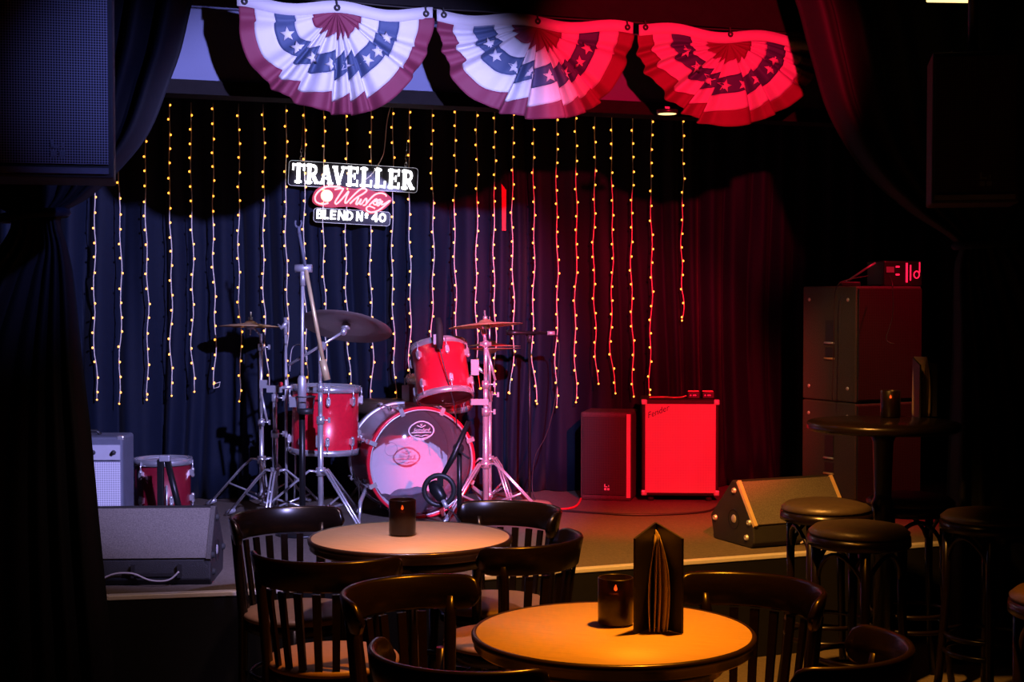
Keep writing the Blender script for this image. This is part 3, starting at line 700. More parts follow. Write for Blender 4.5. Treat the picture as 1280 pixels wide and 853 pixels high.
def cymbal(root, r, X, m, bell=True):
    MB().lathe([(0, 0.030), (r*0.06, 0.029), (r*0.15, 0.024), (r*0.20, 0.014), (r*0.6, 0.006), (r, -0.004), (r, -0.0055), (r*0.6, 0.004), (r*0.2, 0.012), (0.0, 0.020)], 48, X).obj('cymbal', m, root)
    mb = MB(); mb.cyl((0, 0, -0.05), (0, 0, 0.075), 0.0045, n=6, M=X); mb.lathe([(0.004, 0.030), (0.012, 0.030), (0.012, 0.045), (0.004, 0.045)], 10, X); mb.lathe([(0.004, -0.02), (0.022, -0.02), (0.022, 0.01), (0.004, 0.012)], 12, X)
    mb.obj('wing_nut', M['chrome'], root)
def pole(root, segs, m):
    for i, (z0, z1, r) in enumerate(segs):
        MB().cyl((0, 0, z0), (0, 0, z1), r, n=10).obj('pole', m, root)
        if i < len(segs)-1:
            mb = MB(); mb.lathe([(r*0.6, z1-0.02), (r+0.006, z1-0.02), (r+0.006, z1+0.018), (r*0.6, z1+0.018)], 12); mb.cyl((0.005, 0, z1), (0.04, -0.01, z1), 0.004, n=6); mb.box((0.045, -0.01, z1), (0.012, 0.006, 0.026))
            mb.obj('wing_screw', m, root)
# a: small cymbal at the left
c = at(326, 7.85); s1 = thing('cymbal_stand', 'chrome stand holding the small thin cymbal, nearest the spare floor tom', 'cymbal stand', c, 0, 'cymbal stands around the drum kit')
tripod(s1, M['chrome'], 0.26, 0.30, (165, 285, 45), 0.07); pole(s1, [(0.04, 0.46, 0.013), (0.46, 0.86, 0.010), (0.86, 0.93, 0.008)], M['chrome'])
mb = MB(); mb.tube([(0, 0, 0.92), (-0.03, 0, 0.95), (-0.052, 0, 0.97)], 0.007, 6); mb.obj('tilter', M['chrome'], s1)
cymbal(s1, 0.170, T((-0.055, 0, 0.972)) @ RY(R(1.0)) @ RX(R(-3)), M['brass'])
# b: clamp stand
c = at(343, 7.42); s2 = thing('clamp_stand', 'chrome tripod stand with a multi-clamp head between two cymbal stands', 'stand', c, 0)
tripod(s2, M['chrome'], 0.25, 0.30, (150, 270, 30), 0.07); pole(s2, [(0.04, 0.44, 0.0145), (0.44, 0.62, 0.011), (0.62, 0.68, 0.011)], M['chrome'])
mb = MB(); mb.box((0, -0.005, 0.665), (0.075, 0.035, 0.035)); mb.box((-0.055, -0.01, 0.69), (0.035, 0.03, 0.04)); mb.cyl((-0.07, 0, 0.65), (-0.035, -0.02, 0.50), 0.007, n=6); mb.cyl((0, 0, 0.67), (0.09, -0.02, 0.675), 0.009, n=8); mb.box((0.095, -0.02, 0.60), (0.035, 0.03, 0.05))
mb.obj('clamp_head', M['chrome'], s2); MB().ball((0.035, -0.03, 0.69), 0.012, 6).obj('red_knob', M['redribbon'], s2)
# c: boom stand with the big ride
c = at(400, 7.28); s3 = thing('cymbal_stand', 'chrome boom stand holding the big dark ride cymbal', 'cymbal stand', c, 0, 'cymbal stands around the drum kit')
tripod(s3, M['chrome'], 0.265, 0.36, (188, 310, 65), 0.07); pole(s3, [(0.04, 0.52, 0.0145), (0.52, 0.68, 0.012), (0.68, 0.895, 0.009)], M['chrome'])
a_ = Vector((-0.16, 0.02, 0.79)); b_ = Vector((0.115, 0.0, 0.955)); mb = MB(); mb.tube([a_, b_], 0.007, 8); mb.obj('boom_arm', M['chrome'], s3)
mb = MB(); mb.ball((0.01, 0, 0.885), 0.024, 8); mb.cyl((0.01, -0.03, 0.885), (0.01, 0.03, 0.885), 0.014, n=8); mb.ball(b_, 0.018, 8); mb.tube([b_, (0.128, 0.0, 0.975)], 0.008, 8); mb.obj('boom_joint', M['chrome'], s3)
cymbal(s3, 0.228, T((0.128, 0.0, 0.985)) @ RY(R(7)) @ RX(R(-21)), M['bronze'])
# right-hand stand with crash
c = at(607, 7.55); s4 = thing('cymbal_stand', 'red-lit chrome stand with the flat crash cymbal above the rack tom', 'cymbal stand', c, 0, 'cymbal stands around the drum kit')
tripod(s4, M['chrome'], 0.27, 0.34, (-25, 115, 235), 0.06); pole(s4, [(0.04, 0.54, 0.016), (0.54, 0.68, 0.013), (0.68, 0.90, 0.010)], M['chrome'])
mb = MB(); mb.tube([(0, 0, 0.88), (-0.005, 0, 0.925), (-0.015, 0, 0.945), (-0.02, 0, 0.975)], 0.009, 8); mb.ball((0, 0, 0.885), 0.022, 8); mb.cyl((-0.03, 0, 0.885), (0.03, 0, 0.885), 0.012, n=8); mb.cyl((0.005, 0, 0.87), (0.05, -0.02, 0.70), 0.007, n=6)
mb.obj('tilter', M['chrome'], s4); MB().box((-0.03, 0, 0.59), (0.09, 0.035, 0.03)).obj('tom_clamp', M['chrome'], s4)
cymbal(s4, 0.188, T((0, 0, 0.983)) @ RY(R(-4)) @ RX(R(-4)), M['brass'])
# hi-hat
c = at(612, 7.95); hh = thing('hi_hat', 'pair of gold hi-hat cymbals on a stand behind the crash stand', 'hi-hat', c, 0)
pole(hh, [(0.03, 0.6, 0.012), (0.6, 0.84, 0.008)], M['chrome']); MB().cyl((0, 0, 0.8), (0, 0, 1.02), 0.004, n=6).obj('rod', M['chrome'], hh)
tripod(hh, M['chrome'], 0.25, 0.24, (60, 180, 300), 0.06)
for z, fl in ((0.862, 0), (0.850, PI)): MB().lathe([(0.006, 0.030), (0.03, 0.026), (0.038, 0.014), (0.10, 0.006), (0.168, 0.0), (0.168, -0.0015), (0.10, 0.004), (0.036, 0.012), (0.006, 0.024)], 40, T((0, 0, z)) @ RX(fl + R(-2))).obj('cymbal', M['brass'], hh)
mb = MB(); mb.box((0, -0.10, 0.012), (0.09, 0.26, 0.012)); mb.obj('pedal', M['satin'], hh)

# ------------------------------------------------------------------ mic stands
def mic_body(mb, a, b, r):   # a = tail, b = head
    a = Vector(a); b = Vector(b); mb.tube([a, a.lerp(b, 0.72), a.lerp(b, 0.78), b], [r*0.55, r*0.8, r*1.15, r*1.1], 10)
c = at(377, 7.0); d1_ = thing('microphone_stand', 'tall black microphone stand with a gold-tinted boom and cup holder', 'mic stand', c, 0, 'microphone stands on the stage')
MB().lathe([(0, 0.022), (0.03, 0.022), (0.12, 0.012), (0.13, 0.0), (0, 0.0)], 28).obj('base', M['blackmetal'], d1_)
MB().cyl((0, 0, 0.02), (0, 0, 0.62), 0.015, n=12).obj('lower_tube', M['blackmetal'], d1_)
MB().cyl((0, 0, 0.60), (0.006, 0, 1.27), 0.0085, n=10).obj('upper_tube', M['satin'], d1_)
mb = MB(); mb.lathe([(0.009, 0.60), (0.021, 0.60), (0.021, 0.74), (0.012, 0.755)], 14); mb.obj('clutch', M['satin'], d1_)
mb = MB(); mb.cyl((-0.03, 0, 1.262), (0.05, 0, 1.262), 0.020, n=12); mb.cyl((0.006, 0, 1.18), (0.006, 0, 1.25), 0.013, n=10); mb.obj('swivel', M['satin'], d1_)
mb = MB(); mb.tube([(-0.008, -0.01, 1.43), (0.022, -0.01, 1.26)], 0.008, 8); mb.obj('boom', M['greytolex'], d1_)
mb = MB(); mb.tube([(0.022, -0.01, 1.26), (0.108, -0.02, 0.80)], 0.0095, 8); mb.tube([(0.100, -0.02, 0.83), (0.122, -0.02, 0.735)], 0.017, 12); mb.obj('counterweight_arm', M['gold'], d1_)
mb = MB()
mb.tube([Vector((-0.012+0.015*math.cos(a), -0.01, 1.475+0.020*math.sin(a))) for a in [R(-220+260*k/12) for k in range(13)]], 0.005, 6); mb.cyl((-0.008, -0.01, 1.425), (-0.010, -0.01, 1.46), 0.009, n=8); mb.obj('mic_clip', M['greytolex'], d1_)
mb = MB(); mb.lathe([(0.046, 0.655), (0.049, 0.655), (0.049, 0.66), (0.046, 0.66), (0.046, 0.655)], 20, T((0.022, -0.035, 0))); mb.lathe([(0, 0.575), (0.036, 0.575), (0.040, 0.60), (0.037, 0.60), (0.034, 0.58), (0, 0.58)], 20, T((0.022, -0.035, 0)))
for s in (-0.035, 0.035): mb.cyl((0.022+s, -0.05, 0.585), (0.022+s*1.25, -0.05, 0.657), 0.003, n=5)
mb.obj('cup_holder', M['blackplastic'], d1_)
c = at(357, 7.65); d2_ = thing('microphone_stand', 'thin dark microphone stand with a wing clip behind the small cymbal', 'mic stand', c, 0, 'microphone stands on the stage')
MB().lathe([(0, 0.02), (0.03, 0.02), (0.10, 0.010), (0.11, 0.0), (0, 0.0)], 24).obj('base', M['blackmetal'], d2_)
MB().cyl((0, 0, 0.01), (0, 0, 1.0), 0.0075, n=8).obj('pole', M['satin'], d2_)
mb = MB(); mb.tube([(-0.04, 0, 0.985), (-0.02, -0.01, 0.965), (0.0, -0.01, 0.985), (0.012, 0, 1.0)], [0.004, 0.010, 0.013, 0.006], 8); mb.cyl((0, 0, 0.93), (0, 0, 1.02), 0.010, n=8); mb.obj('wing_clip', M['satin'], d2_)
mb = MB(); mb.tube(cr([(0.02, 0, 0.74), (0.03, 0, 0.85), (0.06, 0, 0.88), (0.10, 0, 0.86), (0.11, 0.01, 0.80)], 5), 0.003, 5); mb.obj('cable', M['palecable'], d2_)
# right thin stand with a horizontal boom
c = at(662, 7.98); d3_ = thing('microphone_stand', 'thin round-based microphone stand with a level red-lit microphone, beside the crash stand', 'mic stand', c, 0, 'microphone stands on the stage')
MB().lathe([(0, 0.025), (0.03, 0.025), (0.11, 0.014), (0.125, 0.0), (0, 0.0)], 28).obj('base', M['gold'], d3_)
MB().cyl((0, 0, 0.02), (0, 0, 0.92), 0.008, n=8).obj('pole', M['blackmetal'], d3_)
mb = MB(); mb.cyl((0, 0, 0.88), (0, 0, 0.925), 0.014, n=10); mb.cyl((-0.02, 0, 0.928), (0.03, 0, 0.928), 0.012, n=10); mb.obj('clip', M['blackplastic'], d3_)
mb = MB(); mic_body(mb, (0.115, -0.01, 0.930), (-0.125, -0.03, 0.934), 0.013); mb.obj('microphone', M['blackmetal'], d3_)
mb = MB(); mb.tube([(0.095, -0.01, 0.930), (0.135, -0.008, 0.930)], 0.012, 8); mb.obj('connector', M['satin'], d3_)
mb = MB(); mb.tube(cr([(0.13, -0.008, 0.93), (0.155, 0, 0.90), (0.158, 0, 0.78), (0.135, 0, 0.55), (0.09, 0, 0.38), (0.03, 0, 0.26), (0.014, 0, 0.10), (0.03, -0.03, 0.03)], 6), 0.003, 5); mb.obj('cable', M['cable'], d3_)
# kick mic on a short stand
c = at(574, 7.08); k1 = thing('kick_drum_microphone', 'black microphone in a round shock ring on a short boom before the bass drum', 'microphone', c, 0)
MB().lathe([(0, 0.03), (0.03, 0.03), (0.10, 0.015), (0.11, 0.0), (0, 0.0)], 24).obj('base', M['blackmetal'], k1)
MB().cyl((0, 0, 0.02), (0, 0, 0.40), 0.0125, n=10).obj('pole', M['blackmetal'], k1)
mb = MB(); mb.ball((-0.005, 0, 0.40), 0.028, 8); mb.cyl((0, -0.03, 0.39), (0.05, -0.04, 0.355), 0.006, n=6); mb.obj('swivel', M['blackplastic'], k1)
mb = MB(); mb.tube([(0.045, 0.0, 0.53), (-0.03, -0.03, 0.36), (-0.075, -0.04, 0.28)], [0.012, 0.015, 0.011], 10); mb.obj('boom', M['blackmetal'], k1)
rc = Vector((-0.095, -0.045, 0.205)); mb = MB(); mb.tube([rc + Vector((0.071*math.cos(a), 0, 0.071*math.sin(a))) for a in [2*PI*k/36 for k in range(36)]], 0.0125, 8, closed=True); mb.obj('shock_ring', M['blackplastic'], k1)
mb = MB(); mb.tube([rc + Vector((-0.03, 0.02, 0.03)), rc + Vector((-0.015, 0.0, 0.005)), rc + Vector((0.015, -0.03, -0.035)), rc + Vector((0.02, -0.035, -0.045))], [0.026, 0.034, 0.026, 0.012], 14); mb.box(rc + Vector((0.005, 0, 0.045)), (0.03, 0.02, 0.05)); mb.obj('microphone', M['blackmetal'], k1)
mb = MB(); mb.tube([rc + Vector((0.018, -0.035, -0.042)), rc + Vector((0.040, -0.05, -0.078))], 0.011, 10); mb.obj('connector', M['satin'], k1)
mb = MB(); mb.tube(cr([rc + Vector((0.040, -0.05, -0.078)), rc + Vector((0.07, -0.05, -0.10)), rc + Vector((0.10, -0.04, -0.16)), Vector((0.03, -0.06, 0.02))], 5), 0.0035, 5); mb.obj('cable', M['cable'], k1)

# ------------------------------------------------------------------ amplifiers and speakers on the stage
c = at(93, 6.95); am = thing('guitar_amplifier', 'silver-fronted combo amplifier with grey cover, half behind the tied drape', 'amplifier', c, R(2))
AW, AD, AH = 0.44, 0.24, 0.455
MB().box((0, AD/2, AH/2+0.012), (AW, AD, AH)).obj('cabinet', M['greytolex'], am, bevel=0.012)
MB().box((0, -0.004, 0.165+0.02), (AW-0.022, 0.012, 0.33)).obj('grille', M['silvercloth'], am)
MB().box((0, -0.006, 0.395), (AW-0.022, 0.014, 0.07)).obj('control_panel', M['amppanel'], am)
for x in (-0.16, -0.10, -0.04, 0.02, 0.085, 0.18):
    MB().lathe([(0, 0.020), (0.008, 0.020), (0.012, 0.0), (0, 0)], 12, T((x, -0.012, 0.395)) @ RX(PI/2)).obj('knob', M['blackplastic'], am)
for sx_ in (-1, 1):
    for yy in (0.03, AD-0.03): MB().cyl((sx_*(AW/2-0.04), yy, 0), (sx_*(AW/2-0.04), yy, 0.014), 0.014, n=10).obj('foot', M['rubber'], am)
    MB().box((sx_*(AW/2-0.012), 0.02, AH+0.006), (0.03, 0.04, 0.02)).obj('corner', M['chrome'], am, bevel=0.004)
MB().tube([(-0.09, AD/2, AH+0.012), (-0.07, AD/2, AH+0.03), (0.07, AD/2, AH+0.03), (0.09, AD/2, AH+0.012)], 0.009, 6).obj('handle', M['blackplastic'], am)
# folded guitar stand
c = at(205, 7.15); gs = thing('guitar_stand', 'folded black instrument stand leaning before the small floor tom', 'stand', c, 0)
MB().box((-0.022, 0, 0.175), (0.030, 0.03, 0.33)).obj('upright', M['blackmetal'], gs, bevel=0.004)
MB().cyl((0.006, 0.01, 0.345), (0.09, -0.03, 0.03), 0.016, n=8).obj('arm', M['blackmetal'], gs)
MB().box((0.0, 0, 0.345), (0.05, 0.035, 0.03)).obj('hinge', M['satin'], gs, bevel=0.004)
for q0, q1 in (((0.07, -0.06, 0.01), (0.17, 0.05, 0.09)), ((0.17, -0.06, 0.01), (0.08, 0.05, 0.09)), ((-0.03, -0.07, 0.01), (-0.03, 0.08, 0.01))): MB().tube([q0, q1], 0.009, 6).obj('foot', M['greytolex'], gs)
MB().tube([(-0.03, 0, 0.01), (0.12, 0.0, 0.05)], 0.008, 6).obj('cross_bar', M['blackmetal'], gs)

def wedge(root, W):
    # profile in (y,z): front lip, sloping grille, top, back
    prof = [(0.02, 0.0), (-0.005, 0.025), (0.0, 0.098), (0.14, 0.285), (0.175, 0.292), (0.36, 0.11), (0.33, 0.0)]
    pr = [(y, z) for y, z in prof]
    mb = MB(); n = len(pr)
    mb.add([(-W/2, y, z) for y, z in pr] + [(W/2, y, z) for y, z in pr], [list(range(n)), list(range(n, 2*n))[::-1]] + [(i, (i+1) % n, n+(i+1) % n, n+i) for i in range(n)])
    mb.obj('cabinet', M['tolex'], root, bevel=0.006)
    a = math.atan2(0.187, 0.14); L = math.hypot(0.14, 0.187)
    X = T((0, 0.0, 0.098)) @ RX(a)
    MB().box((0, L/2, 0.006), (W-0.03, L-0.012, 0.012), X).obj('grille', M['grey_grille'], root)
    for s in (-1, 1): MB().box((s*(W/2-0.009), L/2, 0.007), (0.018, L, 0.016), X).obj('edge_rail', M['gold'] if W > 0.5 else M['box'], root)
    for s in (-1, 1):
        for y, z in ((0.05, 0.045), (0.03, 0.115), (0.155, 0.245), (0.315, 0.10)):
            MB().lathe([(0, 0.006), (0.005, 0.007), (0.006, 0.012), (0.011, 0.010), (0.014, 0.0)], 12, T((s*W/2, y, z)) @ RY(s*PI/2)).obj('rubber_pad', M['satin'] if W > 0.5 else M['rubber'], root)
        X2 = T((s*W/2, 0.16, 0.115)) @ RY(s*PI/2)
        MB().lathe([(0.040, 0.0), (0.044, 0.004), (0.048, 0.0)], 20, X2).obj('socket_ring', M['blackmetal'], root); MB().lathe([(0, 0.003), (0.016, 0.004), (0.020, 0.0)], 12, X2).obj('socket', M['satin'], root)
c = G(183, 733, SZ); wl = thing('monitor_wedge', 'grey-grilled stage monitor wedge in front of the silver amplifier', 'monitor speaker', c, R(3), 'monitor wedges at the stage front')
wedge(wl, 0.50)
mb = MB(); mb.box((0.01, -0.006, 0.045), (0.20, 0.012, 0.012)); mb.box((-0.05, -0.012, 0.06), (0.012, 0.02, 0.05)); mb.box((0.13, -0.012, 0.06), (0.016, 0.02, 0.05)); mb.obj('handle', M['blackplastic'], wl)
mb = MB(); mb.tube(cr([(-0.20, -0.03, 0.012), (-0.13, -0.02, 0.05), (-0.05, -0.026, 0.055), (0.02, -0.028, 0.028), (0.09, -0.028, 0.028), (0.13, -0.024, 0.06)], 5), 0.004, 5); mb.obj('cable', M['palecable'], wl)
c = G(1002, 682, SZ); wr = thing('monitor_wedge', 'amber-lit stage monitor wedge between the red speaker cabinet and the bar stools', 'monitor speaker', c, R(24), 'monitor wedges at the stage front')
wedge(wr, 0.52)
mb = MB(); mb.tube(cr([(-0.02, -0.02, 0.012), (0.05, -0.03, 0.05), (0.12, -0.03, 0.02), (0.2, -0.04, 0.008)], 5), 0.005, 5); mb.obj('cable', M['palecable'], wr)

def spk_logo(root, X, s, m):
    mb = MB(); mb.box((-0.4*s, 0, 0.32*s), (0.16*s, 0.002, 0.5*s), X); mb.box((-0.2*s, 0, 0.12*s), (0.5*s, 0.002, 0.14*s), X)
    mb.box((-0.3*s, 0, -0.3*s), (0.36*s, 0.002, 0.36*s), X); mb.box((0.22*s, 0, -0.3*s), (0.36*s, 0.002, 0.36*s), X); mb.box((0.28*s, 0, 0.25*s), (0.10*s, 0.002, 0.28*s), X)
    mb.obj('maker_logo', m, root)
c = at(757, 8.13); bs_ = thing('loudspeaker', 'slim dark loudspeaker box standing beside the red-lit cabinet', 'speaker', c, R(-13))
MB().box((0, 0.15, 0.245), (0.285, 0.28, 0.49)).obj('cabinet', M['box'], bs_, bevel=0.014)
MB().box((-0.008, 0.006, 0.25), (0.235, 0.012, 0.43)).obj('grille', M['pagrille2'], bs_)
MB().box((0.128, 0.008, 0.25), (0.022, 0.012, 0.46)).obj('side_strip', M['redcloth'], bs_)
spk_logo(bs_, T((0.01, -0.0015, 0.075)), 0.032, M['print'])
c = at(851, 8.10, SZ); rc_ = thing('speaker_cabinet', 'tall speaker cabinet with a bright red-lit grille cloth and script logo', 'speaker', c, R(-3))
MB().box((0, 0.17, 0.032+0.265), (0.42, 0.34, 0.53)).obj('cabinet', M['tolex'], rc_, bevel=0.010)
MB().box((0, -0.002, 0.032+0.262), (0.385, 0.014, 0.488)).obj('grille', M['redcloth'], rc_)
for s in (-1, 1):
    for z in (0.048, 0.548): MB().box((s*0.198, 0.015, z), (0.032, 0.045, 0.030)).obj('corner', M['satin'], rc_, bevel=0.006)
    for y in (0.05, 0.29): MB().cyl((s*0.16, y, 0), (s*0.16, y, 0.036), 0.018, n=10).obj('foot', M['rubber'], rc_)
text_part('script_logo', 'Fender', 0.045, M['blackplastic'], rc_, T((-0.125, -0.0105, 0.495)) @ RY(R(-22)), 0.4)
for k, (x, m_) in enumerate(((0.085, 'blackplastic'), (0.165, 'blackplastic'))):
    q = c + Vector((x, 0.12, 0.563)); pd = thing('effect_pedal', ['small black pedal with red lights on the red-lit speaker cabinet', 'second small black pedal with red lights, at the corner of the red-lit speaker cabinet'][k], 'pedal', q, R(-3))
    MB().box((0, 0, 0.018), (0.066, 0.10, 0.036)).obj('body', M[m_], pd, bevel=0.004)
    MB().box((0, 0, 0.038), (0.058, 0.02, 0.006)).obj('top_plate', M['gold'], pd)
    for x_ in (-0.018, -0.002, 0.008): MB().box((x_, -0.051, 0.018), (0.006, 0.003, 0.005)).obj('light', M['redled'], pd)
mb = MB(); mb.tube(cr([c + Vector(v) for v in ((-0.16, 0.10, 0.568), (-0.08, 0.14, 0.567), (-0.03, 0.08, 0.568), (0.02, 0.13, 0.567), (0.045, 0.12, 0.575))], 6), 0.0045, 5)
tag(mb.obj('patch_cable', M['gold']), 'thin cable lying on top of the red-lit speaker cabinet', 'cable')

# PA stack at the right of the stage
c = at(1072, 7.42)
for k, (z, lab) in enumerate(((0.0, 'lower loudspeaker of the stack at the side of the stage, standing on the stage'), (0.592, 'upper loudspeaker of the stack with amber side and red-lit grille'))):
    s = thing('stacked_loudspeaker', lab, 'speaker', c + Vector((0, 0, z)), R(30), 'stacked loudspeakers')
    # local origin at the front left corner
    MB().box((0.225, 0.21, 0.295), (0.45, 0.40, 0.588)).obj('cabinet', M['box'], s, bevel=0.008)
    MB().box((0.225, 0.006, 0.295), (0.43, 0.014, 0.56)).obj('grille', M['pagrille2'], s)
    for yy, zz in ((0.07, 0.52), (0.36, 0.52), (0.07, 0.07), (0.36, 0.07)): MB().lathe([(0, 0.004), (0.007, 0.004), (0.010, 0)], 10, T((0, yy, zz)) @ RY(-PI/2)).obj('bolt', M['satin'], s)
    hd = MB().box((-0.0005, 0.20, 0.355), (0.004, 0.066, 0.12)).obj('handle_recess', M['blackplastic'], s)
    MB().tube([(-0.006, 0.165, 0.298), (-0.006, 0.235, 0.298)], 0.006, 6).obj('handle_lip', M['satin'], s)
    MB().box((-0.0005, 0.20, 0.245), (0.004, 0.066, 0.06)).obj('socket_plate', M['blackplastic'], s)
    MB().tube([(-0.006, 0.165, 0.218), (-0.006, 0.235, 0.218)], 0.006, 6).obj('socket_lip', M['gold'], s)
# control gear on top of the stack
q = Vector((1.985, 7.69, 0)); tz = SZ + 1.181
gx = thing('lighting_controller', 'small dark lighting controller with glowing red strips on top of the speaker stack', 'controller', (q.x, q.y, tz), R(26))
MB().box((0, 0, 0.065), (0.25, 0.14, 0.13)).obj('body', M['blackplastic'], gx, bevel=0.008)
for x, z0, z1, wd in ((0.02, 0.02, 0.12, 0.010), (0.045, 0.03, 0.11, 0.006), (0.105, 0.07, 0.125, 0.005)): MB().box((x, -0.071, (z0+z1)/2), (wd, 0.004, z1-z0)).obj('red_strip', M['redled'], gx)  # red light falling on the device, put in as glowing strips
for x, z in ((-0.04, 0.10), (-0.04, 0.06)): MB().box((x, -0.071, z), (0.022, 0.004, 0.008)).obj('red_strip', M['redled'], gx)
mb = MB(); mb.tube([Vector((0.085+0.018*math.cos(a), -0.072, 0.06+0.018*math.sin(a))) for a in [2*PI*i/16 for i in range(16)]], 0.003, 5, closed=True); mb.obj('dial_ring', M['redled'], gx)
MB().box((-0.09, -0.071, 0.085), (0.05, 0.006, 0.03)).obj('keypad', M['satin'], gx)
q2 = P(1062, 350, 7.62)
ar = thing('lamp_arm', 'thin slanting lamp arm with clamp foot on top of the speaker stack', 'lamp arm', (q2.x, q2.y, tz), 0)
MB().box((0, 0, 0.012), (0.10, 0.07, 0.024)).obj('foot', M['blackplastic'], ar, bevel=0.006)
MB().tube([(-0.02, 0, 0.02), (0.08, -0.01, 0.09), (0.13, -0.01, 0.12)], 0.006, 6).obj('arm', M['satin'], ar)
mb = MB(); mb.tube(cr([P(1085, 345, 7.5), P(1060, 350, 7.45), P(1048, 356, 7.42), P(1043, 372, 7.47), P(1042, 430, 7.47), P(1040, 500, 7.47)], 5), 0.003, 5)
o = mb.obj('cable', M['cable'], ar); o.location = (-q2.x, -q2.y, -tz)
mb = MB(); mb.tube(cr([P(1112, 345, 7.36), P(1116, 360, 7.30), P(1116, 395, 7.30), P(1108, 424, 7.30), P(1118, 430, 7.28)], 5), 0.003, 5)
o = mb.obj('cable', M['cable'], gx); o.matrix_local = (T((q.x, q.y, tz)) @ RZ(R(26))).inverted()

# flown loudspeakers
def flown(label, loc, rz, W, H, D_, gm):
    s = thing('flown_loudspeaker', label, 'speaker', loc, rz, 'loudspeakers flown beside the stage')
    MB().box((0, D_/2, H/2), (W, D_, H)).obj('cabinet', M['tolex'], s, bevel=0.006)
    MB().box((-0.002, -0.004, H/2+0.012), (W-0.028, 0.010, H-0.06)).obj('grille', gm, s)
    MB().box((-0.002, -0.006, 0.022), (W-0.028, 0.008, 0.018)).obj('bottom_strip', M['greytolex'], s)
    spk_logo(s, T((W*0.12, -0.011, 0.085)), 0.048, M['greytolex'])
    mb = MB(); mb.cyl((0, D_/2, H), (0, D_/2, ZC-loc[2]), 0.02, n=10); mb.box((0, D_/2, H+0.01), (0.16, 0.12, 0.02)); mb.obj('ceiling_bracket', M['blackmetal'], s)
    return s
q = P(52, 222, 4.45); flown('flown loudspeaker with a perforated blue-lit grille before the tied drape', (q.x, 4.45, q.z), R(14), 0.42, 0.78, 0.32, M['pagrille'])
q = P(1219, 254, 5.5); flown('flown dark loudspeaker with an amber-lit top edge above the bar stools', (q.x, 5.5, q.z), R(-12), 0.315, 0.56, 0.30, M['pagrille2'])
# lamps
q = P(834, 141, 6.62); dl = thing('downlight', 'small round downlight glowing under the bulkhead beside the red bunting', 'lamp', (q.x, q.y, q.z-0.006), 0)
MB().lathe([(0, 0.0), (0.040, 0.0), (0.043, 0.004)], 20).obj('lit_face', M['lampglow'], dl)
MB().lathe([(0.040, 0.001), (0.048, 0.0), (0.048, 0.018), (0, 0.02)], 20).obj('housing', M['blackmetal'], dl)
MB().box((0, 0.09, 0.026), (0.02, 0.20, 0.012)).obj('bracket', M['blackmetal'], dl)
q = P(1190, 1, 5.9); bl = thing('ceiling_batten', 'slim warm light batten under the dark ceiling above the flown loudspeaker', 'lamp', (q.x, q.y, q.z), R(4))
MB().box((0, 0, 0.002), (0.20, 0.03, 0.014)).obj('tube', M['lampglow'], bl, bevel=0.004)
mb = MB(); mb.box((0, 0, 0.022), (0.22, 0.05, 0.025)); mb.cyl((0, 0, 0.03), (0, 0, ZC-q.z), 0.008, n=6); mb.obj('housing', M['blackmetal'], bl)

# ------------------------------------------------------------------ tables, chairs, stools
def bistro_table(label, c, rz):
    t = thing('bistro_table', label, 'table', (c.x, c.y, 0), rz, 'round bistro tables'); r = 0.35; Z = 0.75
    MB().lathe([(0, Z), (r-0.012, Z), (r-0.012, Z-0.012), (0, Z-0.012)], 72).obj('table_top', M['tabletop'], t)
    MB().lathe([(r-0.012, Z-0.001), (r-0.006, Z+0.002), (r, Z-0.004), (r-0.001, Z-0.016), (r-0.008, Z-0.020), (r-0.006, Z-0.034), (r-0.012, Z-0.040), (r-0.06, Z-0.040), (r-0.06, Z-0.012), (r-0.012, Z-0.012)], 72).obj('moulded_edge', M['tableedge'], t)
    MB().lathe([(0.19, Z-0.040), (0.27, Z-0.040), (0.27, Z-0.085), (0.25, Z-0.085), (0.25, Z-0.045), (0.19, Z-0.045)], 48).obj('apron', M['darkwood'], t)
    for k in range(4):
        X = RZ(R(45+90*k)); mb = MB()
        mb.tube([X @ Vector(v) for v in ((0.245, 0, Z-0.045), (0.238, 0, Z-0.09), (0.228, 0, Z-0.16), (0.228, 0, 0.40), (0.245, 0, 0.12), (0.265, 0, 0.0))], [0.036, 0.026, 0.0165, 0.0165, 0.015, 0.014], 10)
        mb.obj('leg', M['darkwood'], t)
    MB().tube([Vector((0.212*math.cos(a), 0.212*math.sin(a), 0.30)) for a in [2*PI*k/40 for k in range(40)]], 0.011, 8, closed=True).obj('stretcher_ring', M['darkwood'], t)
    return t
c1 = G(766.5, 789, 0.75); c2 = G(513, 671, 0.75)
bistro_table('round amber-lit bistro table that holds the menu stand and a candle', c1, R(-22))
bistro_table('round pink-lit bistro table by the stage with only a candle on it', c2, R(-38))

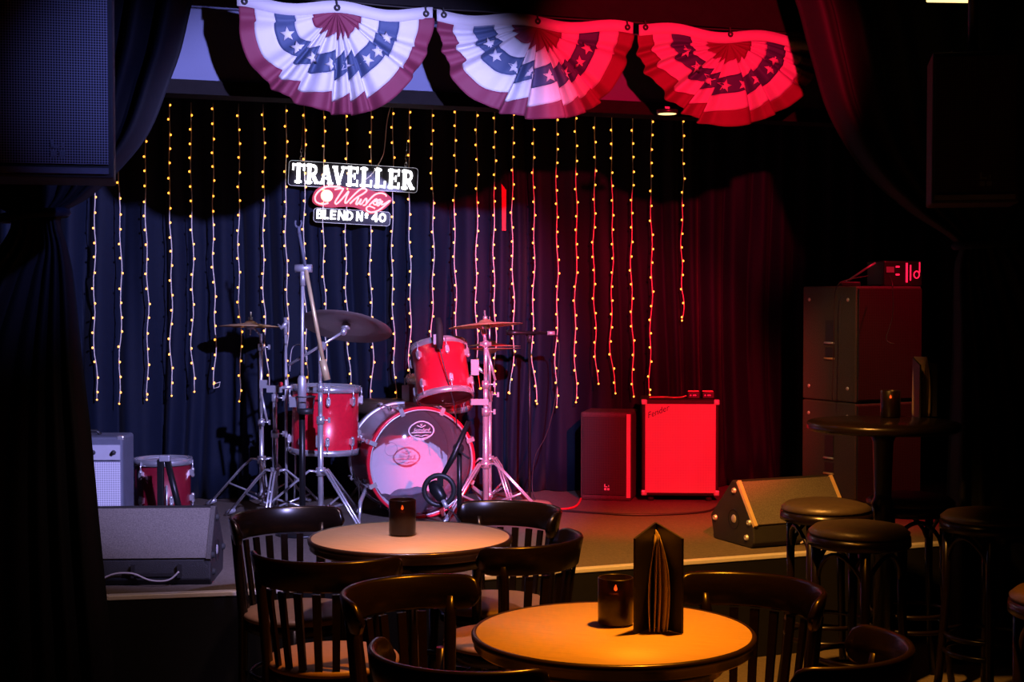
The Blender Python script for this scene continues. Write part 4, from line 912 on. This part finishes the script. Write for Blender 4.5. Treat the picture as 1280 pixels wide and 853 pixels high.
def make_chair():
    t = thing('bentwood_armchair', 'x', 'chair', (0, 0, 0), 0, 'bentwood armchairs at the bistro tables')
    r, th, zt, zb = 0.226, 0.020, 0.80, 0.706; A = R(79); n = 40        # back at -Y
    mb = MB(); vs = []; fs = []; prof = 10
    for i in range(n+1):
        a = -A + 2*A*i/n
        e = max(0.0, (abs(a)-R(66))/(A-R(66)))
        drop = 0.040*(1-math.sqrt(max(0, 1-e*e)))                      # rounded ends
        h0, h1 = zb + drop*0.8, zt - drop
        s, co = math.sin(a), -math.cos(a)
        for (dr_, z) in ((-th/2, h0+0.006), (-th/2, h1-0.008), (-th/4, h1-0.001), (th/4, h1-0.001), (th/2, h1-0.008), (th/2, h0+0.006), (th/4, h0), (-th/4, h0)):
            rr = r + dr_ + 0.018*(z-zb)/(zt-zb); vs.append((rr*s, rr*co, z))
    for i in range(n):
        for k in range(8): l = (k+1) % 8; fs.append((i*8+k, i*8+l, i*8+8+l, i*8+8+k))
    fs += [tuple(range(8)), tuple(range(n*8, n*8+8))[::-1]]
    mb.add(vs, fs, True); mb.obj('back_rail', M['darkwood'], t)
    for k in range(6):
        a = R(-37.5 + 15*k); X = RZ(a); mb = MB()
        vs = [X @ Vector(v) for v in ((-0.011, -0.197, 0.455), (0.011, -0.197, 0.455), (0.011, -0.187, 0.455), (-0.011, -0.187, 0.455), (-0.0125, -0.229, 0.70), (0.0125, -0.229, 0.70), (0.0125, -0.219, 0.70), (-0.0125, -0.219, 0.70))]
        mb.add(vs, [(0,1,2,3),(4,7,6,5),(0,4,5,1),(1,5,6,2),(2,6,7,3),(3,7,4,0)]); mb.obj('slat', M['darkwood'], t)
    for s in (-1, 1):
        X = RZ(s*R(58)); mb = MB()
        mb.tube([X @ Vector(v) for v in ((0, -0.232, 0.74), (0, -0.222, 0.69), (0, -0.203, 0.46), (0, -0.205, 0.2), (0, -0.225, 0.0))], [0.013, 0.0175, 0.0175, 0.0165, 0.013], 8); mb.obj('leg', M['darkwood'], t)
        mb = MB(); mb.tube([Vector((s*0.150, 0.150, 0.44)), Vector((s*0.155, 0.155, 0.22)), Vector((s*0.165, 0.168, 0.0))], [0.018, 0.0165, 0.013], 8); mb.obj('leg', M['darkwood'], t)
        X = RZ(s*R(60)); MB().ball(X @ Vector((0, -0.2375, 0.765)), 0.010, 6, (1, 1, 1.4)).obj('bolt', M['satin'], t)
    MB().lathe([(0, 0.468), (0.165, 0.472), (0.198, 0.466), (0.204, 0.455), (0.200, 0.445), (0, 0.445)], 40).obj('seat', M['seatwood'], t)
    MB().lathe([(0.16, 0.445), (0.195, 0.445), (0.193, 0.405), (0.16, 0.405), (0.16, 0.445)], 40).obj('seat_ring', M['darkwood'], t)
    MB().tube([Vector((0.178*math.cos(a), 0.178*math.sin(a), 0.25)) for a in [2*PI*k/32 for k in range(32)]], 0.009, 6, closed=True).obj('stretcher_ring', M['darkwood'], t)
    return t
chairs = [((-0.745, 5.20), (0.73, -0.69), 'dark armchair at the candle-only table, backed against the stage below the cymbal stands'),
          ((-0.55, 4.53), (0.23, 0.97), 'dark armchair turned to the stage, slatted back outward, at the candle-only table'),
          ((-0.07, 5.35), (-0.70, -0.72), 'dark armchair at the candle-only table, backed against the stage below the bass drum'),
          ((-0.02, 4.79), (-0.83, 0.55), 'dark armchair at the candle-only table with its bolted arm end towards the menu table'),
          ((-0.20, 3.87), (0.77, -0.63), 'dark armchair at the menu table, standing back to back with the candle-only table'),
          ((-0.07, 3.28), (0.63, 0.77), 'dark armchair pushed under the menu table, facing the stage drums'),
          ((0.58, 3.91), (-0.75, -0.66), 'dark armchair behind the menu stand, backed towards the stage monitor wedge'),
          ((0.65, 3.32), (-0.88, 0.46), 'dark armchair at the menu table, backed against the bar stools')]
ch0 = make_chair()
for k, ((x, y), (fx, fy), lab) in enumerate(chairs):
    o = ch0 if k == 0 else copy_tree(ch0)
    o.location = (x, y, 0); o.rotation_euler = (0, 0, math.atan2(-fx, fy)); o['label'] = lab

def make_stool():
    t = thing('bar_stool', 'x', 'stool', (0, 0, 0), 0, 'bar stools around the high table'); Z = 0.775
    MB().lathe([(0, Z), (0.10, Z-0.002), (0.155, Z-0.012), (0.176, Z-0.030), (0.172, Z-0.044), (0, Z-0.044)], 40).obj('cushion', M['leather'], t)
    MB().lathe([(0.13, Z-0.044), (0.178, Z-0.044), (0.180, Z-0.075), (0.170, Z-0.082), (0.13, Z-0.082), (0.13, Z-0.044)], 40).obj('seat_ring', M['darkwood'], t)
    for k in range(4):
        X = RZ(R(45+90*k))
        MB().tube([X @ Vector(v) for v in ((0.150, 0, Z-0.08), (0.150, 0, 0.45), (0.172, 0, 0.15), (0.195, 0, 0.0))], [0.018, 0.0165, 0.0155, 0.014], 8).obj('leg', M['darkwood'], t)
        a0 = R(45+90*k); pts = []
        for i in range(13):
            f = i/12; a = a0 + R(90)*f; z = Z-0.215 + 0.115*math.sin(PI*f)**0.6; pts.append((0.145*math.cos(a)*(1-0.12*math.sin(PI*f)), 0.145*math.sin(a)*(1-0.12*math.sin(PI*f)), z))
        MB().tube(pts, 0.0085, 6).obj('brace_arch', M['darkwood'], t)
    for z, rr in ((0.30, 0.155), (0.24, 0.160)): MB().tube([Vector((rr*math.cos(a), rr*math.sin(a), z)) for a in [2*PI*k/36 for k in range(36)]], 0.0095, 6, closed=True).obj('foot_ring', M['darkwood'], t)
    return t
stools = [(1033, 628, 10, 'dark leather bar stool with a bright amber sheen beside the stage monitor wedge'),
          (1074, 657, 40, 'dark leather bar stool pulled out from the high table towards the menu table'),
          (1138, 620, 0, 'dark leather bar stool behind the pedestal of the high table'),
          (1236, 640, 30, 'dim bar stool at the high table under the flown loudspeaker'),
          (1345, 738, 15, 'dim bar stool standing apart from the high table')]
st0 = make_stool()
for k, (px, py, rz, lab) in enumerate(stools):
    q = G(px, py, 0.765); o = st0 if k == 0 else copy_tree(st0)
    o.location = (q.x, q.y, 0); o.rotation_euler = (0, 0, R(rz)); o['label'] = lab
q = G(1104, 527, 1.08); HT = q.copy()
ht = thing('high_table', 'tall dark round pedestal table among the bar stools', 'table', (q.x, q.y, 0), 0)
MB().lathe([(0, 1.08), (0.285, 1.08), (0.295, 1.074), (0.295, 1.052), (0.285, 1.045), (0, 1.045)], 56).obj('table_top', M['darkwood'], ht)
MB().lathe([(0.035, 1.045), (0.06, 1.045), (0.04, 1.0), (0.034, 0.80), (0.034, 0.78), (0.045, 0.755), (0.034, 0.73), (0.034, 0.06), (0, 0.06)], 20).obj('pedestal', M['blackmetal'], ht)
MB().lathe([(0, 0.06), (0.05, 0.055), (0.12, 0.025), (0.14, 0.0), (0, 0)], 36).obj('base', M['blackmetal'], ht)

def candle(label, loc, r=0.045, h=0.118):
    t = thing('candle_holder', label, 'candle', loc, 0, 'smoked glass candle holders')
    MB().lathe([(0, 0.0), (r-0.004, 0.0), (r, 0.005), (r, h-0.002), (r-0.0015, h), (r-0.003, h-0.002), (r-0.003, 0.010), (0, 0.008)], 40).obj('glass', M['candleglass'], t)
    w_ = MB().lathe([(0, 0.012), (r-0.006, 0.012), (r-0.006, h*0.66), (r-0.012, h*0.675), (0, h*0.66)], 28).obj('wax', M['wax'], t)
    MB().cyl((0, 0, h*0.66), (0, 0, h*0.72), 0.0012, n=5).obj('wick', M['blackplastic'], w_)
    MB().lathe([(0, h*0.69), (0.0048, h*0.73), (0.0040, h*0.77), (0.0015, h*0.82), (0, h*0.84)], 10).obj('flame', M['flame'], t)
    l = bpy.data.lights.new('candle_light', 'POINT'); l.color = (1.0, 0.25, 0.05); l.energy = 0.10; l.shadow_soft_size = 0.006
    lo = bpy.data.objects.new('candle_light', l); COL.objects.link(lo); lo.parent = t; lo.location = (0, 0, h*0.80)
    return t
candle('lit candle in dark glass beside the menu stand on the amber table', G(769.5, 780, 0.752))
candle('lit candle in dark glass alone on the pink-lit table', G(503, 668.5, 0.752), 0.0465, 0.122)
candle('lit candle in dark glass on the tall dark pedestal table', G(1113, 522, 1.080), 0.040, 0.11)

def menu(label, loc, rz, H=0.262, W=0.060):
    t = thing('menu_holder', label, 'menu holder', loc, rz, 'menu holders')
    for s in (-1, 1):
        X = RZ(s*R(-52)); mb = MB()       # two pointed boards meeting at a rear spine, opening towards the viewer
        L = W/math.cos(R(52))
        # board from spine (0) outwards
        poly = [(0.0, 0.0), (s*L*0.98, 0.0), (s*L*0.98, H*0.89), (0.0, H)]
        mb.prism(poly, -0.003, 0.003, T((0, 0.035, 0)) @ X); mb.obj('board', M['menuboard'], t)
    for k, (x0, x1, bow, h0) in enumerate(((-0.018, -0.027, -0.006, 0.232), (-0.008, -0.013, 0.004, 0.240), (0.003, 0.004, 0.006, 0.243), (0.010, 0.020, 0.012, 0.238), (0.016, 0.030, 0.010, 0.230))):
        vs = []; fs = []; nz, ny = 12, 3
        for j in range(nz+1):
            v = j/nz; zz = 0.002 + h0*v; conv = 1-0.75*v**3
            for i in range(ny+1):
                u = i/ny; x = 0.78*((x0*(1-u) + x1*u)*conv + bow*math.sin(PI*v)*u); vs.append((x, 0.030*(1-u) - 0.030*u, zz))
        for j in range(nz):
            for i in range(ny): a = j*(ny+1)+i; fs.append((a, a+1, a+ny+2, a+ny+1))
        o = MB().add(vs, fs, True).obj('page', M['paper'], t); sm_ = o.modifiers.new('thickness', 'SOLIDIFY'); sm_.thickness = 0.0025
    return t
menu('black pointed menu stand holding folded paper menus on the amber table', G(821, 788, 0.752), 0)
menu('dark menu stand with a red-lit page on the tall pedestal table', G(1150, 521, 1.080), R(40), 0.24)

# ------------------------------------------------------------------ cables on the stage floor
for pts, m_, lab in (([(640, 640), (690, 638), (740, 641), (800, 644), (880, 640), (900, 630)], 'cable', 'black cable lying on the red-lit stage floor before the speaker cabinet'),
                 ([(620, 640), (655, 633), (690, 637), (718, 634), (727, 622)], 'redribbon', 'red cable running along the stage floor from the crash stand'),
                 ([(330, 660), (350, 652), (372, 658), (410, 652), (430, 662)], 'cable', 'black cable lying on the stage floor below the cymbal stands')):
    mb = MB(); mb.tube(cr([G(a, b, SZ+0.0065) for a, b in pts], 6), 0.006, 6)
    tag(mb.obj('floor_cable', M[m_]), lab, 'cable')
